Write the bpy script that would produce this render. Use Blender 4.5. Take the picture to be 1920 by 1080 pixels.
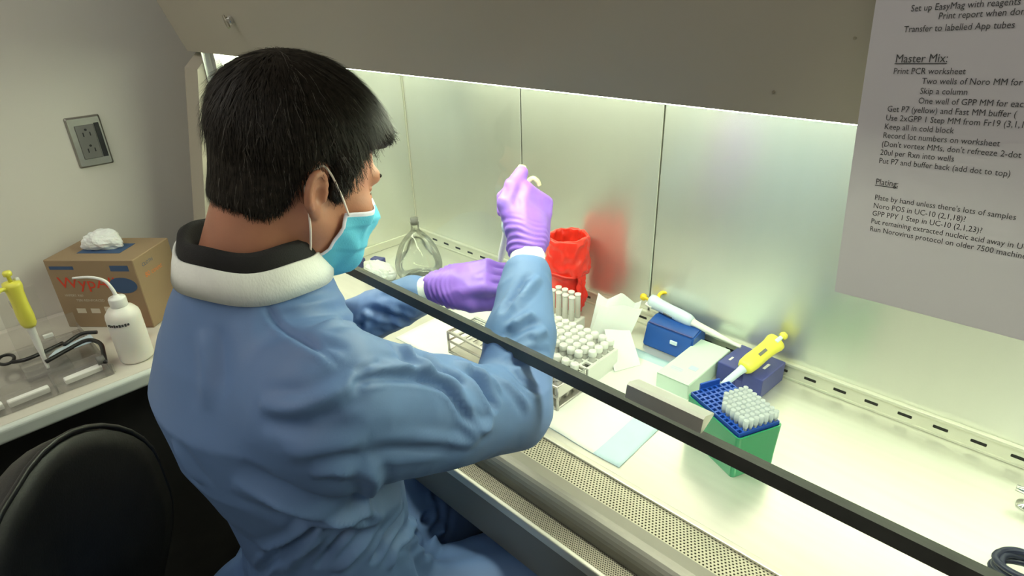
import bpy, bmesh, math, random
import numpy as np
from mathutils import Vector, Matrix, Euler

# ------------------------------------------------------------------ scene, camera, light
for o in list(bpy.data.objects): bpy.data.objects.remove(o)
scene = bpy.context.scene
COL = scene.collection
FZ = -0.86            # floor level; the cabinet's work surface is z = 0
CAM = np.array([1.4847, -1.0772, 0.70])
RC = np.array([[0.7186, 0.6948, -0.0287], [0.2891, -0.3361, -0.8964], [-0.6324, 0.6359, -0.4424]])
cam_data = bpy.data.cameras.new('camera')
cam_data.sensor_width = 36.0
cam_data.lens = 1137.0 / 1920.0 * 36.0
cam_data.clip_start = 0.02
cam = bpy.data.objects.new('camera', cam_data); COL.objects.link(cam)
cam.matrix_world = Matrix(((RC[0][0], -RC[1][0], -RC[2][0], CAM[0]), (RC[0][1], -RC[1][1], -RC[2][1], CAM[1]),
                           (RC[0][2], -RC[1][2], -RC[2][2], CAM[2]), (0, 0, 0, 1)))
scene.camera = cam
world = bpy.data.worlds.new('world'); scene.world = world
world.use_nodes = True
world.node_tree.nodes['Background'].inputs[0].default_value = (0.6, 0.62, 0.65, 1)
world.node_tree.nodes['Background'].inputs[1].default_value = 0.05
LAMP_E = 23.5         # fluorescent tubes of the cabinet
ROOM_E = 4.8          # ceiling light panels of the room
scene.view_settings.view_transform = 'Standard'
scene.view_settings.look = 'None'
scene.view_settings.exposure = 0.0
scene.view_settings.gamma = 1.0
scene.view_settings.use_curve_mapping = False
rng = np.random.default_rng(7)
random.seed(7)

# ------------------------------------------------------------------ materials
def srgb(r, g, b):
    f = lambda c: (c / 255 / 12.92) if c / 255 <= 0.04045 else ((c / 255 + 0.055) / 1.055) ** 2.4
    return (f(r), f(g), f(b))

def pm(name, col, rough=0.5, metal=0.0, var=0.08, scale=20.0, bump=0.0, bscale=None, aniso=None, spec=0.5, emit=None, estr=0.0,
       trans=0.0, alpha=1.0, sss=0.0, coat=0.0, stretch=None, sheen=0.0):
    m = bpy.data.materials.new(name); m.use_nodes = True
    nt = m.node_tree; N = nt.nodes; L = nt.links
    b = N['Principled BSDF']
    tc = N.new('ShaderNodeTexCoord'); mp = N.new('ShaderNodeMapping')
    L.new(tc.outputs['Object'], mp.inputs[0])
    if stretch: mp.inputs['Scale'].default_value = stretch
    nz = N.new('ShaderNodeTexNoise'); nz.inputs['Scale'].default_value = scale; nz.inputs['Detail'].default_value = 4
    L.new(mp.outputs[0], nz.inputs['Vector'])
    rp = N.new('ShaderNodeValToRGB')
    c0 = tuple(max(0, c * (1 - var)) for c in col) + (1,); c1 = tuple(min(1, c * (1 + var)) for c in col) + (1,)
    rp.color_ramp.elements[0].position = 0.3; rp.color_ramp.elements[1].position = 0.7
    rp.color_ramp.elements[0].color = c0; rp.color_ramp.elements[1].color = c1
    L.new(nz.outputs['Fac'], rp.inputs[0]); L.new(rp.outputs[0], b.inputs['Base Color'])
    b.inputs['Roughness'].default_value = rough; b.inputs['Metallic'].default_value = metal
    b.inputs['Specular IOR Level'].default_value = spec
    b.inputs['Transmission Weight'].default_value = trans; b.inputs['Alpha'].default_value = alpha
    b.inputs['Coat Weight'].default_value = coat
    b.inputs['Sheen Weight'].default_value = sheen
    if sss:
        b.inputs['Subsurface Weight'].default_value = sss
        b.inputs['Subsurface Radius'].default_value = (0.012, 0.005, 0.003); b.inputs['Subsurface Scale'].default_value = 0.5
    if bump:
        n2 = N.new('ShaderNodeTexNoise'); n2.inputs['Scale'].default_value = bscale or scale * 3; n2.inputs['Detail'].default_value = 3
        L.new(mp.outputs[0], n2.inputs['Vector'])
        bp = N.new('ShaderNodeBump'); bp.inputs['Strength'].default_value = bump; bp.inputs['Distance'].default_value = 0.002
        L.new(n2.outputs['Fac'], bp.inputs['Height']); L.new(bp.outputs[0], b.inputs['Normal'])
    if emit:
        b.inputs['Emission Color'].default_value = emit + (1,); b.inputs['Emission Strength'].default_value = estr
    return m

def clear_mat(name, tint, gloss=0.08, rough=0.02, opacity=0.0, body=None):
    """thin clear sheet: transparent tint with a Fresnel reflection, optional milky body"""
    m = bpy.data.materials.new(name); m.use_nodes = True
    nt = m.node_tree; N = nt.nodes; L = nt.links
    for n in list(N): N.remove(n)
    out = N.new('ShaderNodeOutputMaterial'); t = N.new('ShaderNodeBsdfTransparent'); g = N.new('ShaderNodeBsdfGlossy')
    t.inputs[0].default_value = tint + (1,); g.inputs['Roughness'].default_value = rough
    fr = N.new('ShaderNodeFresnel'); fr.inputs[0].default_value = 1.45
    nz = N.new('ShaderNodeTexNoise'); nz.inputs['Scale'].default_value = 6
    ml = N.new('ShaderNodeMath'); ml.operation = 'MULTIPLY_ADD'; ml.inputs[1].default_value = 0.03; 
    L.new(nz.outputs['Fac'], ml.inputs[0]); L.new(fr.outputs[0], ml.inputs[2])
    m2 = N.new('ShaderNodeMath'); m2.operation = 'MULTIPLY'; m2.inputs[1].default_value = gloss / 0.08; L.new(ml.outputs[0], m2.inputs[0])
    m2.use_clamp = True
    mx = N.new('ShaderNodeMixShader'); L.new(m2.outputs[0], mx.inputs[0]); L.new(t.outputs[0], mx.inputs[1]); L.new(g.outputs[0], mx.inputs[2])
    last = mx
    if opacity:
        d = N.new('ShaderNodeBsdfDiffuse'); d.inputs[0].default_value = (body or (0.8, 0.8, 0.8)) + (1,)
        m3 = N.new('ShaderNodeMixShader'); m3.inputs[0].default_value = opacity
        L.new(mx.outputs[0], m3.inputs[1]); L.new(d.outputs[0], m3.inputs[2]); last = m3
    L.new(last.outputs[0], out.inputs[0])
    return m

def perforated(name, col, hole, pitch, rad, metal=0.7, rough=0.4):
    """sheet metal with a staggered pattern of round holes (object x / y plane)"""
    m = bpy.data.materials.new(name); m.use_nodes = True
    nt = m.node_tree; N = nt.nodes; L = nt.links; b = N['Principled BSDF']
    tc = N.new('ShaderNodeTexCoord'); sp = N.new('ShaderNodeSeparateXYZ'); L.new(tc.outputs['Object'], sp.inputs[0])
    def M(op, a, bb=None, c=None):
        n = N.new('ShaderNodeMath'); n.operation = op
        for i, v in enumerate((a, bb, c)):
            if v is None: continue
            if isinstance(v, (int, float)): n.inputs[i].default_value = v
            else: L.new(v, n.inputs[i])
        return n.outputs[0]
    def cell(ox, oy):
        x = M('FRACT', M('ADD', M('DIVIDE', sp.outputs[0], pitch), ox)); y = M('FRACT', M('ADD', M('DIVIDE', sp.outputs[1], pitch * 1.732), oy))
        dx = M('MULTIPLY', M('SUBTRACT', x, 0.5), pitch); dy = M('MULTIPLY', M('SUBTRACT', y, 0.5), pitch * 1.732)
        return M('SQRT', M('ADD', M('MULTIPLY', dx, dx), M('MULTIPLY', dy, dy)))
    d = M('MINIMUM', cell(100.0, 100.0), cell(100.5, 100.5))
    k = M('SMOOTH_MIN', M('MAXIMUM', M('DIVIDE', M('SUBTRACT', rad, d), rad * 0.25), 0.0), 1.0, 0.05)
    mx = N.new('ShaderNodeMix'); mx.data_type = 'RGBA'; L.new(k, mx.inputs[0])
    mx.inputs[6].default_value = col + (1,); mx.inputs[7].default_value = hole + (1,)
    L.new(mx.outputs[2], b.inputs['Base Color'])
    L.new(M('MULTIPLY', M('SUBTRACT', 1.0, k), metal), b.inputs['Metallic'])
    L.new(M('MULTIPLY', M('SUBTRACT', 1.0, k), 0.5), b.inputs['Specular IOR Level'])
    b.inputs['Roughness'].default_value = rough
    bp = N.new('ShaderNodeBump'); bp.invert = True; bp.inputs['Strength'].default_value = 0.6; bp.inputs['Distance'].default_value = 0.001
    L.new(k, bp.inputs['Height']); L.new(bp.outputs[0], b.inputs['Normal'])
    return m

M = {}
M['wall'] = pm('wall_paint', srgb(224, 221, 211), 0.75, var=0.02, scale=3, bump=0.08, bscale=140)
M['ceil'] = pm('ceiling_paint', (0.7, 0.7, 0.68), 0.9, var=0.02)
M['floor'] = pm('floor_vinyl', (0.035, 0.033, 0.03), 0.5, var=0.2, scale=30)
M['cab'] = pm('cabinet_enamel', srgb(168, 161, 145), 0.42, var=0.02, scale=4, bump=0.04, bscale=90)
M['steel'] = pm('brushed_stainless', (0.79, 0.80, 0.745), 0.29, 0.86, var=0.015, scale=3, stretch=(8, 8, 0.5))
_n = M['steel'].node_tree; _t = _n.nodes.new('ShaderNodeTangent'); _t.direction_type = 'RADIAL'; _t.axis = 'X'      # vertical smear of brushed sheet
_n.links.new(_t.outputs[0], _n.nodes['Principled BSDF'].inputs['Tangent']); _n.nodes['Principled BSDF'].inputs['Anisotropic'].default_value = 0.75
M['steel_x'] = pm('worktop_stainless', (0.70, 0.70, 0.63), 0.28, 0.6, var=0.03, scale=5, stretch=(0.6, 14, 14), bump=0.04, bscale=30)
M['trim'] = pm('rear_trim_steel', (0.72, 0.72, 0.62), 0.35, 0.6, var=0.03, scale=8)
M['edge'] = pm('front_edge_steel', (0.26, 0.255, 0.22), 0.45, 0.6, var=0.01, scale=8)
M['grille'] = perforated('perforated_steel', (0.50, 0.48, 0.38), (0.03, 0.028, 0.02), 0.0056, 0.00165)
M['ridge'] = perforated('vent_strip', (0.36, 0.34, 0.27), (0.03, 0.028, 0.022), 0.0036, 0.0011)
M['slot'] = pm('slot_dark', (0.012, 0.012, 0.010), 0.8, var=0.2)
M['bar'] = pm('sash_gasket', (0.028, 0.03, 0.026), 0.38, var=0.2, scale=40, coat=0.2)
M['glass'] = clear_mat('sash_glass', (0.93, 0.965, 0.94), gloss=0.006, rough=0.03)
M['lampglow'] = pm('lamp_phosphor', (0.9, 0.9, 0.85), 0.5, emit=(0.975, 1.0, 0.775), estr=LAMP_E)
M['panelglow'] = pm('ceiling_diffuser', (0.9, 0.9, 0.9), 0.5, emit=(1.0, 0.97, 0.90), estr=ROOM_E)
M['alu'] = pm('aluminium', (0.62, 0.61, 0.57), 0.38, 0.9, var=0.05)
M['chrome'] = pm('chrome', (0.75, 0.75, 0.74), 0.15, 1.0, var=0.03)
M['brass'] = pm('worn_lock_metal', (0.30, 0.28, 0.22), 0.3, 0.9, var=0.2, scale=200)
M['plate'] = pm('outlet_plate_steel', (0.36, 0.35, 0.31), 0.38, 0.85, var=0.06, scale=30)
M['outlet'] = pm('outlet_grey', (0.18, 0.18, 0.165), 0.45, var=0.05)
M['black'] = pm('black_plastic', (0.012, 0.012, 0.012), 0.4, var=0.3)
M['counter'] = pm('counter_laminate', srgb(205, 200, 188), 0.4, var=0.03, scale=14)
M['counter_edge'] = pm('counter_edge', srgb(205, 212, 205), 0.3, var=0.02)
M['paper'] = pm('printer_paper', srgb(214, 210, 214), 0.85, var=0.015, scale=12, bump=0.05, bscale=60)
def translucent(m, w):
    nt = m.node_tree; N = nt.nodes; L = nt.links; b = N['Principled BSDF']; out = N['Material Output']
    t = N.new('ShaderNodeBsdfTranslucent'); t.inputs[0].default_value = (0.75, 0.74, 0.74, 1)
    mx = N.new('ShaderNodeMixShader'); mx.inputs[0].default_value = w
    L.new(b.outputs[0], mx.inputs[1]); L.new(t.outputs[0], mx.inputs[2]); L.new(mx.outputs[0], out.inputs[0])
translucent(M['paper'], 0.27)
M['ink'] = pm('toner', (0.05, 0.05, 0.05), 0.8, var=0.1)
M['gown'] = pm('gown_fabric', srgb(94, 124, 170), 0.55, var=0.03, scale=9, bump=0.04, bscale=500)
M['knit'] = pm('knit_cuff', srgb(236, 238, 230), 0.85, var=0.03, scale=60, bump=0.35, bscale=500, stretch=(1, 1, 0.3))
M['glove'] = pm('nitrile', srgb(150, 104, 214), 0.42, var=0.05, scale=30, bump=0.12, bscale=110, sss=0.08)
M['skin'] = pm('skin', srgb(178, 122, 95), 0.5, var=0.07, scale=28, bump=0.1, bscale=260, sss=0.12)
M['hair'] = pm('hair_dark', (0.019, 0.015, 0.0105), 0.55, var=0.5, scale=150, spec=0.2)
M['hair_grey'] = pm('hair_grey', (0.085, 0.077, 0.066), 0.6, var=0.4, scale=150, spec=0.25)
M['eyewhite'] = pm('eye_white', (0.75, 0.72, 0.68), 0.2, var=0.05)
M['iris'] = pm('iris', (0.04, 0.025, 0.015), 0.15, var=0.3, scale=300)
M['shirt'] = pm('black_shirt', (0.008, 0.007, 0.007), 0.85, var=0.3, bump=0.3, bscale=600)
M['trouser'] = pm('navy_trousers', (0.010, 0.012, 0.022), 0.85, var=0.2)
M['mask'] = pm('mask_blue', srgb(92, 186, 214), 0.7, var=0.03, scale=40, bump=0.15, bscale=500)
M['mask_white'] = pm('mask_white', srgb(226, 224, 236), 0.75, var=0.03, scale=40)
M['loop'] = pm('ear_loop', srgb(240, 226, 214), 0.7, var=0.03)
M['red'] = pm('red_bag_film', (0.80, 0.028, 0.012), 0.3, var=0.06, scale=40, sss=0.0, coat=0.2)
M['white_p'] = pm('white_plastic', (0.80, 0.80, 0.76), 0.4, var=0.02)
M['bottle'] = pm('translucent_ldpe', (0.78, 0.76, 0.70), 0.4, var=0.02, sss=0.3)
M['carton'] = pm('kraft_carton', srgb(150, 127, 98), 0.75, var=0.05, scale=10)
M['carton_blue'] = pm('carton_print_blue', srgb(58, 84, 120), 0.7, var=0.05)
M['carton_red'] = pm('carton_print_red', srgb(205, 60, 32), 0.7, var=0.05)
M['carton_white'] = pm('carton_print_white', srgb(205, 195, 175), 0.7, var=0.05)
M['carton_orange'] = pm('carton_print_orange', srgb(215, 122, 52), 0.7, var=0.05)
M['tissue'] = pm('tissue', (0.80, 0.82, 0.80), 0.85, var=0.02, sss=0.1)
M['yellow'] = pm('yellow_plastic', (0.80, 0.76, 0.10), 0.35, var=0.04)
M['yellow_pale'] = pm('pale_yellow_plastic', (0.80, 0.78, 0.42), 0.35, var=0.04)
M['yellow_o'] = pm('amber_plastic', (0.85, 0.62, 0.03), 0.35, var=0.04)
M['pale_blue'] = pm('pale_blue_plastic', (0.62, 0.74, 0.84), 0.35, var=0.03)
M['blue'] = pm('blue_plastic', (0.018, 0.085, 0.36), 0.35, var=0.06)
M['blue_rack'] = pm('tip_rack_blue', (0.012, 0.07, 0.42), 0.35, var=0.06)
M['navy'] = pm('navy_plastic', (0.055, 0.065, 0.26), 0.4, var=0.06)
M['green'] = pm('green_tip_box', (0.02, 0.30, 0.13), 0.3, var=0.04, trans=0.0, coat=0.2)
M['mint'] = pm('mint_card', (0.62, 0.76, 0.66), 0.6, var=0.02)
M['pad_w'] = pm('absorbent_pad', (0.80, 0.83, 0.76), 0.9, var=0.02, bump=0.2, bscale=70)
M['pad_b'] = pm('pad_backing', (0.50, 0.68, 0.72), 0.7, var=0.03)
M['flask'] = clear_mat('flask_glass', (0.92, 0.93, 0.90), gloss=0.06, rough=0.02)
M['clear'] = clear_mat('clear_plastic', (0.97, 0.965, 0.955), gloss=0.05, rough=0.08, opacity=0.08, body=(0.8, 0.78, 0.74))
M['tip'] = clear_mat('tip_polypropylene', (0.93, 0.95, 0.96), gloss=0.08, rough=0.15, opacity=0.45, body=(0.82, 0.88, 0.90))
M['tubeclear'] = clear_mat('tube_polypropylene', (0.95, 0.95, 0.92), gloss=0.08, rough=0.15, opacity=0.5, body=(0.85, 0.84, 0.78))
M['chairfab'] = pm('chair_vinyl', (0.012, 0.0115, 0.0105), 0.5, var=0.2, scale=30, bump=0.2, bscale=300)
M['cable'] = pm('navy_cable', (0.02, 0.025, 0.06), 0.4, var=0.2)

# ------------------------------------------------------------------ object helpers
def tag(o, label, cat, group=None):
    o['label'] = label; o['category'] = cat
    if group: o['group'] = group
    return o
def structure(o):
    o['kind'] = 'structure'; return o
def empty(name, loc, rot=(0, 0, 0)):
    o = bpy.data.objects.new(name, None); COL.objects.link(o)
    o.location = loc; o.rotation_euler = rot; o.empty_display_size = 0.02
    return o
def obj(name, V, F, mat, parent=None, smooth=False, local=False, mats=None, fm=None):
    """one mesh object; V in world coordinates unless local (then in the parent's frame)"""
    V = np.asarray(V, float)
    if parent is not None and not local:
        mw = Matrix.LocRotScale(parent.location, parent.rotation_euler, None)
        q = parent.parent
        while q is not None:
            mw = Matrix.LocRotScale(q.location, q.rotation_euler, None) @ mw; q = q.parent
        A = np.array(mw.inverted()); V = V @ A[:3, :3].T + A[:3, 3]
    me = bpy.data.meshes.new(name); me.from_pydata(V.tolist(), [], [tuple(int(i) for i in f) for f in F]); 
    for m in (mats or [mat]): me.materials.append(m)
    if fm is not None: me.polygons.foreach_set('material_index', np.asarray(fm, np.int32))
    if smooth: me.polygons.foreach_set('use_smooth', np.ones(len(me.polygons), bool))
    me.update()
    o = bpy.data.objects.new(name, me); COL.objects.link(o); o.parent = parent
    return o
def origin_to(o, loc):
    """put a top-level mesh's origin at loc"""
    loc = Vector(loc); o.data.transform(Matrix.Translation(-loc)); o.location = loc; return o
class MB:
    def __init__(s): s.V = []; s.F = []; s.m = []
    def add(s, V, F, mi=0):
        n = len(s.V); s.V += [tuple(v) for v in V]; s.F += [tuple(i + n for i in f) for f in F]; s.m += [mi] * len(F); return s
    def build(s, name, mat, parent=None, smooth=False, local=False, mats=None):
        return obj(name, s.V, s.F, mat, parent, smooth, local, mats, s.m if mats else None)
def bm_out(bm):
    bm.verts.ensure_lookup_table(); V = [v.co[:] for v in bm.verts]; F = [[v.index for v in f.verts] for f in bm.faces]; bm.free(); return V, F
def box(c, s, bev=0.0, seg=2, rot=None):
    """box centred at c with full size s, bevelled, optional Euler"""
    bm = bmesh.new(); bmesh.ops.create_cube(bm, size=1.0, matrix=Matrix.Diagonal((s[0], s[1], s[2], 1)))
    if bev: bmesh.ops.bevel(bm, geom=list(bm.edges), offset=bev, segments=seg, profile=0.5, affect='EDGES')
    bm.verts.index_update()
    mt = Matrix.Translation(c) @ (Euler(rot).to_matrix().to_4x4() if rot else Matrix.Identity(4))
    bmesh.ops.transform(bm, matrix=mt, verts=bm.verts)
    return bm_out(bm)
def bx(x0, x1, y0, y1, z0, z1, bev=0.0, seg=2):
    return box(((x0 + x1) / 2, (y0 + y1) / 2, (z0 + z1) / 2), (abs(x1 - x0), abs(y1 - y0), abs(z1 - z0)), bev, seg)
def lathe(prof, seg=32, c=(0, 0, 0), cap=True):
    """(r, z) profile turned round the z axis"""
    V = []; F = []
    for r, z in prof:
        for k in range(seg):
            a = 2 * math.pi * k / seg; V.append((c[0] + r * math.cos(a), c[1] + r * math.sin(a), c[2] + z))
    for i in range(len(prof) - 1):
        for k in range(seg):
            k2 = (k + 1) % seg; F.append((i * seg + k, i * seg + k2, (i + 1) * seg + k2, (i + 1) * seg + k))
    if cap:
        if prof[0][0] > 1e-6: F.append(tuple(reversed(range(seg))))
        if prof[-1][0] > 1e-6: F.append(tuple((len(prof) - 1) * seg + k for k in range(seg)))
    return V, F
def tube(P, r, seg=8, cap=True, closed=False):
    P = [Vector(p) for p in P]; n = len(P); rs = r if isinstance(r, (list, tuple, np.ndarray)) else [r] * n
    V = []; F = []; T0 = None; u = None
    for i in range(n):
        a = P[(i - 1) % n] if (i > 0 or closed) else P[i]; b = P[(i + 1) % n] if (i < n - 1 or closed) else P[i]
        T = (b - a).normalized()
        if u is None:
            u = T.orthogonal().normalized()
        else:
            u = (T0.rotation_difference(T) @ u); u = (u - T * u.dot(T)).normalized()
        w = T.cross(u); T0 = T
        for k in range(seg):
            an = 2 * math.pi * k / seg; V.append(P[i] + (u * math.cos(an) + w * math.sin(an)) * rs[i])
    m = n if closed else n - 1
    for i in range(m):
        for k in range(seg):
            k2 = (k + 1) % seg; j = (i + 1) % n
            F.append((i * seg + k, i * seg + k2, j * seg + k2, j * seg + k))
    if cap and not closed:
        F.append(tuple(reversed(range(seg)))); F.append(tuple((n - 1) * seg + k for k in range(seg)))
    return V, F
def prism_x(prof, x0, x1):
    """closed (y, z) outline swept along x"""
    n = len(prof); V = [(x0, y, z) for y, z in prof] + [(x1, y, z) for y, z in prof]
    F = [(i, (i + 1) % n, n + (i + 1) % n, n + i) for i in range(n)] + [tuple(reversed(range(n))), tuple(range(n, 2 * n))]
    return V, F
def prism_z(out, z0, z1):
    n = len(out); V = [(x, y, z0) for x, y in out] + [(x, y, z1) for x, y in out]
    F = [(i, (i + 1) % n, n + (i + 1) % n, n + i) for i in range(n)] + [tuple(reversed(range(n))), tuple(range(n, 2 * n))]
    return V, F
def rrect(w, h, r, n=5):
    P = []
    for cx, cy, a0 in ((w / 2 - r, h / 2 - r, 0), (-w / 2 + r, h / 2 - r, 90), (-w / 2 + r, -h / 2 + r, 180), (w / 2 - r, -h / 2 + r, 270)):
        for k in range(n + 1):
            a = math.radians(a0 + 90 * k / n); P.append((cx + r * math.cos(a), cy + r * math.sin(a)))
    return P
def catmull(P, n=8):
    P = np.asarray(P, float); Q = np.vstack([2 * P[0] - P[1], P, 2 * P[-1] - P[-2]]); out = []
    for i in range(1, len(Q) - 2):
        for t in np.linspace(0, 1, n, endpoint=False):
            out.append(0.5 * ((2 * Q[i]) + (-Q[i - 1] + Q[i + 1]) * t + (2 * Q[i - 1] - 5 * Q[i] + 4 * Q[i + 1] - Q[i + 2]) * t ** 2
                              + (-Q[i - 1] + 3 * Q[i] - 3 * Q[i + 1] + Q[i + 2]) * t ** 3))
    out.append(P[-1]); return np.array(out)
def copy_tree(o, loc=None, rot=None, parent=None):
    c = o.copy(); COL.objects.link(c); c.parent = parent
    if loc is not None: c.location = loc
    if rot is not None: c.rotation_euler = rot
    for ch in list(o.children): copy_tree(ch, parent=c)
    return c
def text_mesh(s, size):
    cu = bpy.data.curves.new('t', 'FONT'); cu.body = s; cu.size = size; cu.resolution_u = 2
    o = bpy.data.objects.new('t', cu); COL.objects.link(o)
    dg = bpy.context.evaluated_depsgraph_get(); dg.update()
    me = bpy.data.meshes.new_from_object(o.evaluated_get(dg))
    V = [v.co[:] for v in me.vertices]; F = [list(p.vertices) for p in me.polygons]
    bpy.data.objects.remove(o); bpy.data.curves.remove(cu); bpy.data.meshes.remove(me)
    return np.array(V).reshape(-1, 3), F

# ------------------------------------------------------------------ signed-distance modelling
def nrm(v): v = np.asarray(v, float); return v / np.linalg.norm(v)
def smin(a, b, k):
    h = np.clip(0.5 + 0.5 * (b - a) / k, 0, 1); return b * (1 - h) + a * h - k * h * (1 - h)
def smax(a, b, k): return -smin(-a, -b, k)
def cone(P, a, b, ra, rb):
    a = np.asarray(a, np.float32); b = np.asarray(b, np.float32); ab = b - a
    t = np.clip(((P - a) @ ab) / (ab @ ab), 0, 1)
    d = P - a - t[..., None] * ab
    return np.sqrt((d * d).sum(-1)) - (ra + (rb - ra) * t)
def ell(P, c, r, A=None):
    d = P - np.asarray(c, np.float32)
    if A is not None: d = d @ np.asarray(A, np.float32).T
    r = np.asarray(r, np.float32); q = d / r
    k0 = np.sqrt((q * q).sum(-1)); k1 = np.sqrt(((q / r) ** 2).sum(-1)) + 1e-9
    return k0 * (k0 - 1) / k1
def surface(f, lo, hi, h, newton=2):
    lo = np.array(lo, float); n = np.ceil((np.array(hi) - lo) / h).astype(int) + 1
    ax = [np.float32(lo[i] + h * np.arange(n[i])) for i in range(3)]
    Vv = np.empty(n, np.float32)
    Y, Z = np.meshgrid(ax[1], ax[2], indexing='ij'); st = max(1, int(400000 / Y.size))
    for i in range(0, n[0], st):
        xs = ax[0][i:i + st]; P = np.empty((len(xs),) + Y.shape + (3,), np.float32)
        P[..., 0] = xs[:, None, None]; P[..., 1] = Y; P[..., 2] = Z
        Vv[i:i + st] = f(P)
    S = Vv < 0; c = np.zeros(n - 1, np.int8)
    for a in (0, 1):
        for b in (0, 1):
            for d in (0, 1): c += S[a:n[0] - 1 + a, b:n[1] - 1 + b, d:n[2] - 1 + d]
    I = np.argwhere((c > 0) & (c < 8)); idx = -np.ones(n - 1, np.int32); idx[tuple(I.T)] = np.arange(len(I))
    acc = np.zeros((len(I), 3)); cnt = np.zeros(len(I))
    cor = [(a, b, d) for a in (0, 1) for b in (0, 1) for d in (0, 1)]
    for i, p in enumerate(cor):
        for q in cor[i + 1:]:
            if sum(abs(p[k] - q[k]) for k in range(3)) != 1: continue
            va = Vv[tuple((I + p).T)]; vb = Vv[tuple((I + q).T)]; w = (va < 0) != (vb < 0)
            t = np.where(w, va / np.where(w, va - vb, 1), 0)[:, None]
            acc += np.where(w[:, None], np.array(p) + t * (np.array(q) - np.array(p)), 0); cnt += w
    X = lo + h * (I + acc / cnt[:, None]); F = []
    for a in range(3):
        b, d = (a + 1) % 3, (a + 2) % 3
        sl0 = [slice(None)] * 3; sl1 = [slice(None)] * 3; sl0[a] = slice(0, -1); sl1[a] = slice(1, None)
        E = np.argwhere(S[tuple(sl0)] != S[tuple(sl1)]); E = E[(E[:, b] > 0) & (E[:, d] > 0) & (E[:, b] < n[b] - 1) & (E[:, d] < n[d] - 1)]
        def g(ob, od):
            K = E.copy(); K[:, b] += ob; K[:, d] += od; return idx[tuple(K.T)]
        q = np.stack([g(-1, -1), g(0, -1), g(0, 0), g(-1, 0)], 1)
        fl = ~S[tuple(E.T)]; q[fl] = q[fl][:, ::-1]; F.append(q)
    F = np.vstack(F)
    for _ in range(newton):
        d = f(X); g = grad(f, X, h * 0.5); X = X - np.clip(d, -h, h)[:, None] * g / np.maximum((g * g).sum(1), 0.2)[:, None]
    return X, F
def grad(f, X, e):
    G = np.empty_like(X)
    for k in range(3):
        o = np.zeros(3); o[k] = e; G[:, k] = (f(X + o) - f(X - o)) / (2 * e)
    return G
class Fourier:
    """smooth pseudo-noise for cloth and film surfaces"""
    def __init__(s, seed, freq, n=14, stretch=(1, 1, 1)):
        r = np.random.default_rng(seed); s.k = r.normal(size=(n, 3)) * freq * np.array(stretch); s.p = r.uniform(0, 6.28, n)
    def __call__(s, X): return np.sin(X @ s.k.T + s.p).mean(-1) * 1.6
def seg_dist(X, P):
    """distance from X to the polyline P and the position along it"""
    best = np.full(len(X), 9.0); tt = np.zeros(len(X)); n = len(P) - 1
    for i in range(n):
        a, b = P[i], P[i + 1]; ab = b - a; t = np.clip((X - a) @ ab / (ab @ ab), 0, 1)
        d = np.linalg.norm(X - a - t[:, None] * ab, axis=1); w = d < best
        best[w] = d[w]; tt[w] = (i + t[w]) / n
    return best, tt

# ------------------------------------------------------------------ the room
WX = -0.29
def plane_box(name, a, m):
    o = obj(name, *bx(*a), m); structure(o); return o
plane_box('floor', (WX - 0.1, 3.2, -3.1, 0.4, FZ - 0.1, FZ), M['floor'])
plane_box('ceiling', (WX - 0.1, 3.2, -3.1, 0.4, 1.74, 1.84), M['ceil'])
plane_box('wall_left', (WX - 0.1, WX, -3.1, 0.4, FZ, 1.74), M['wall'])
plane_box('wall_back', (WX, 3.2, 0.3, 0.4, FZ, 1.74), M['wall'])
plane_box('wall_right', (3.1, 3.2, -3.1, 0.3, FZ, 1.74), M['wall'])
plane_box('wall_front', (WX, 3.1, -3.1, -3.0, FZ, 1.74), M['wall'])
for i, (x, y) in enumerate(((0.15, -1.75), (1.8, -2.1))):
    e = empty('ceiling_light', (x, y, 1.74)); tag(e, ['recessed ceiling light panel nearer the wall with the outlet', 'recessed ceiling light panel farther from the wall with the outlet'][i], 'ceiling light', 'ceiling light panels')
    mb = MB()
    for a in ((-0.31, -0.28, -0.62, 0.62), (0.28, 0.31, -0.62, 0.62), (-0.28, 0.28, -0.62, -0.59), (-0.28, 0.28, 0.59, 0.62)):
        mb.add(*bx(a[0], a[1], a[2], a[3], -0.025, 0))
    mb.build('frame', M['white_p'], e, local=True)
    obj('diffuser', *bx(-0.28, 0.28, -0.59, 0.59, -0.012, -0.004), M['panelglow'], e, local=True)

# ------------------------------------------------------------------ the biosafety cabinet
XL, XR = 0.0, 1.80
cab = empty('biosafety_cabinet', (0.9, -0.25, FZ))
tag(cab, 'stainless steel biosafety cabinet with slanted glass sash that the man works in', 'lab cabinet')
W = obj('worktop', *bx(XL, XR, -0.455, 0.0, -0.03, 0.0), M['steel_x'], cab)
obj('worktop_lip', *bx(XL, XR, -0.458, -0.448, -0.02, 0.004, 0.0015), M['trim'], W)
for x0, x1 in ((XL, 0.461), (0.463, 0.849), (0.851, XR)):
    obj('back_panel', *bx(x0 + 0.0006, x1 - 0.0006, -0.001, 0.012, 0.0, 0.70, 0.0012, 1), M['steel'], cab)
obj('side_liner', *bx(-0.004, 0.0, -0.53, 0.0, 0.0, 0.70), M['steel'], cab)
obj('side_liner', *bx(XR, XR + 0.004, -0.53, 0.0, 0.0, 0.70), M['steel'], cab)
obj('corner_rail', *bx(0.0, 0.004, -0.005, -0.001, 0.02, 0.70, 0.0015), M['trim'], cab)
obj('side_kick_strip', *bx(0.0, 0.006, -0.44, -0.008, 0.0, 0.024, 0.002), M['trim'], cab)
rt = obj('rear_trim', *bx(XL, XR, -0.007, -0.001, 0.0, 0.030), M['trim'], cab)
obj('trim_rail', *bx(XL, XR, -0.012, -0.001, 0.030, 0.036, 0.002), M['trim'], rt)
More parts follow.
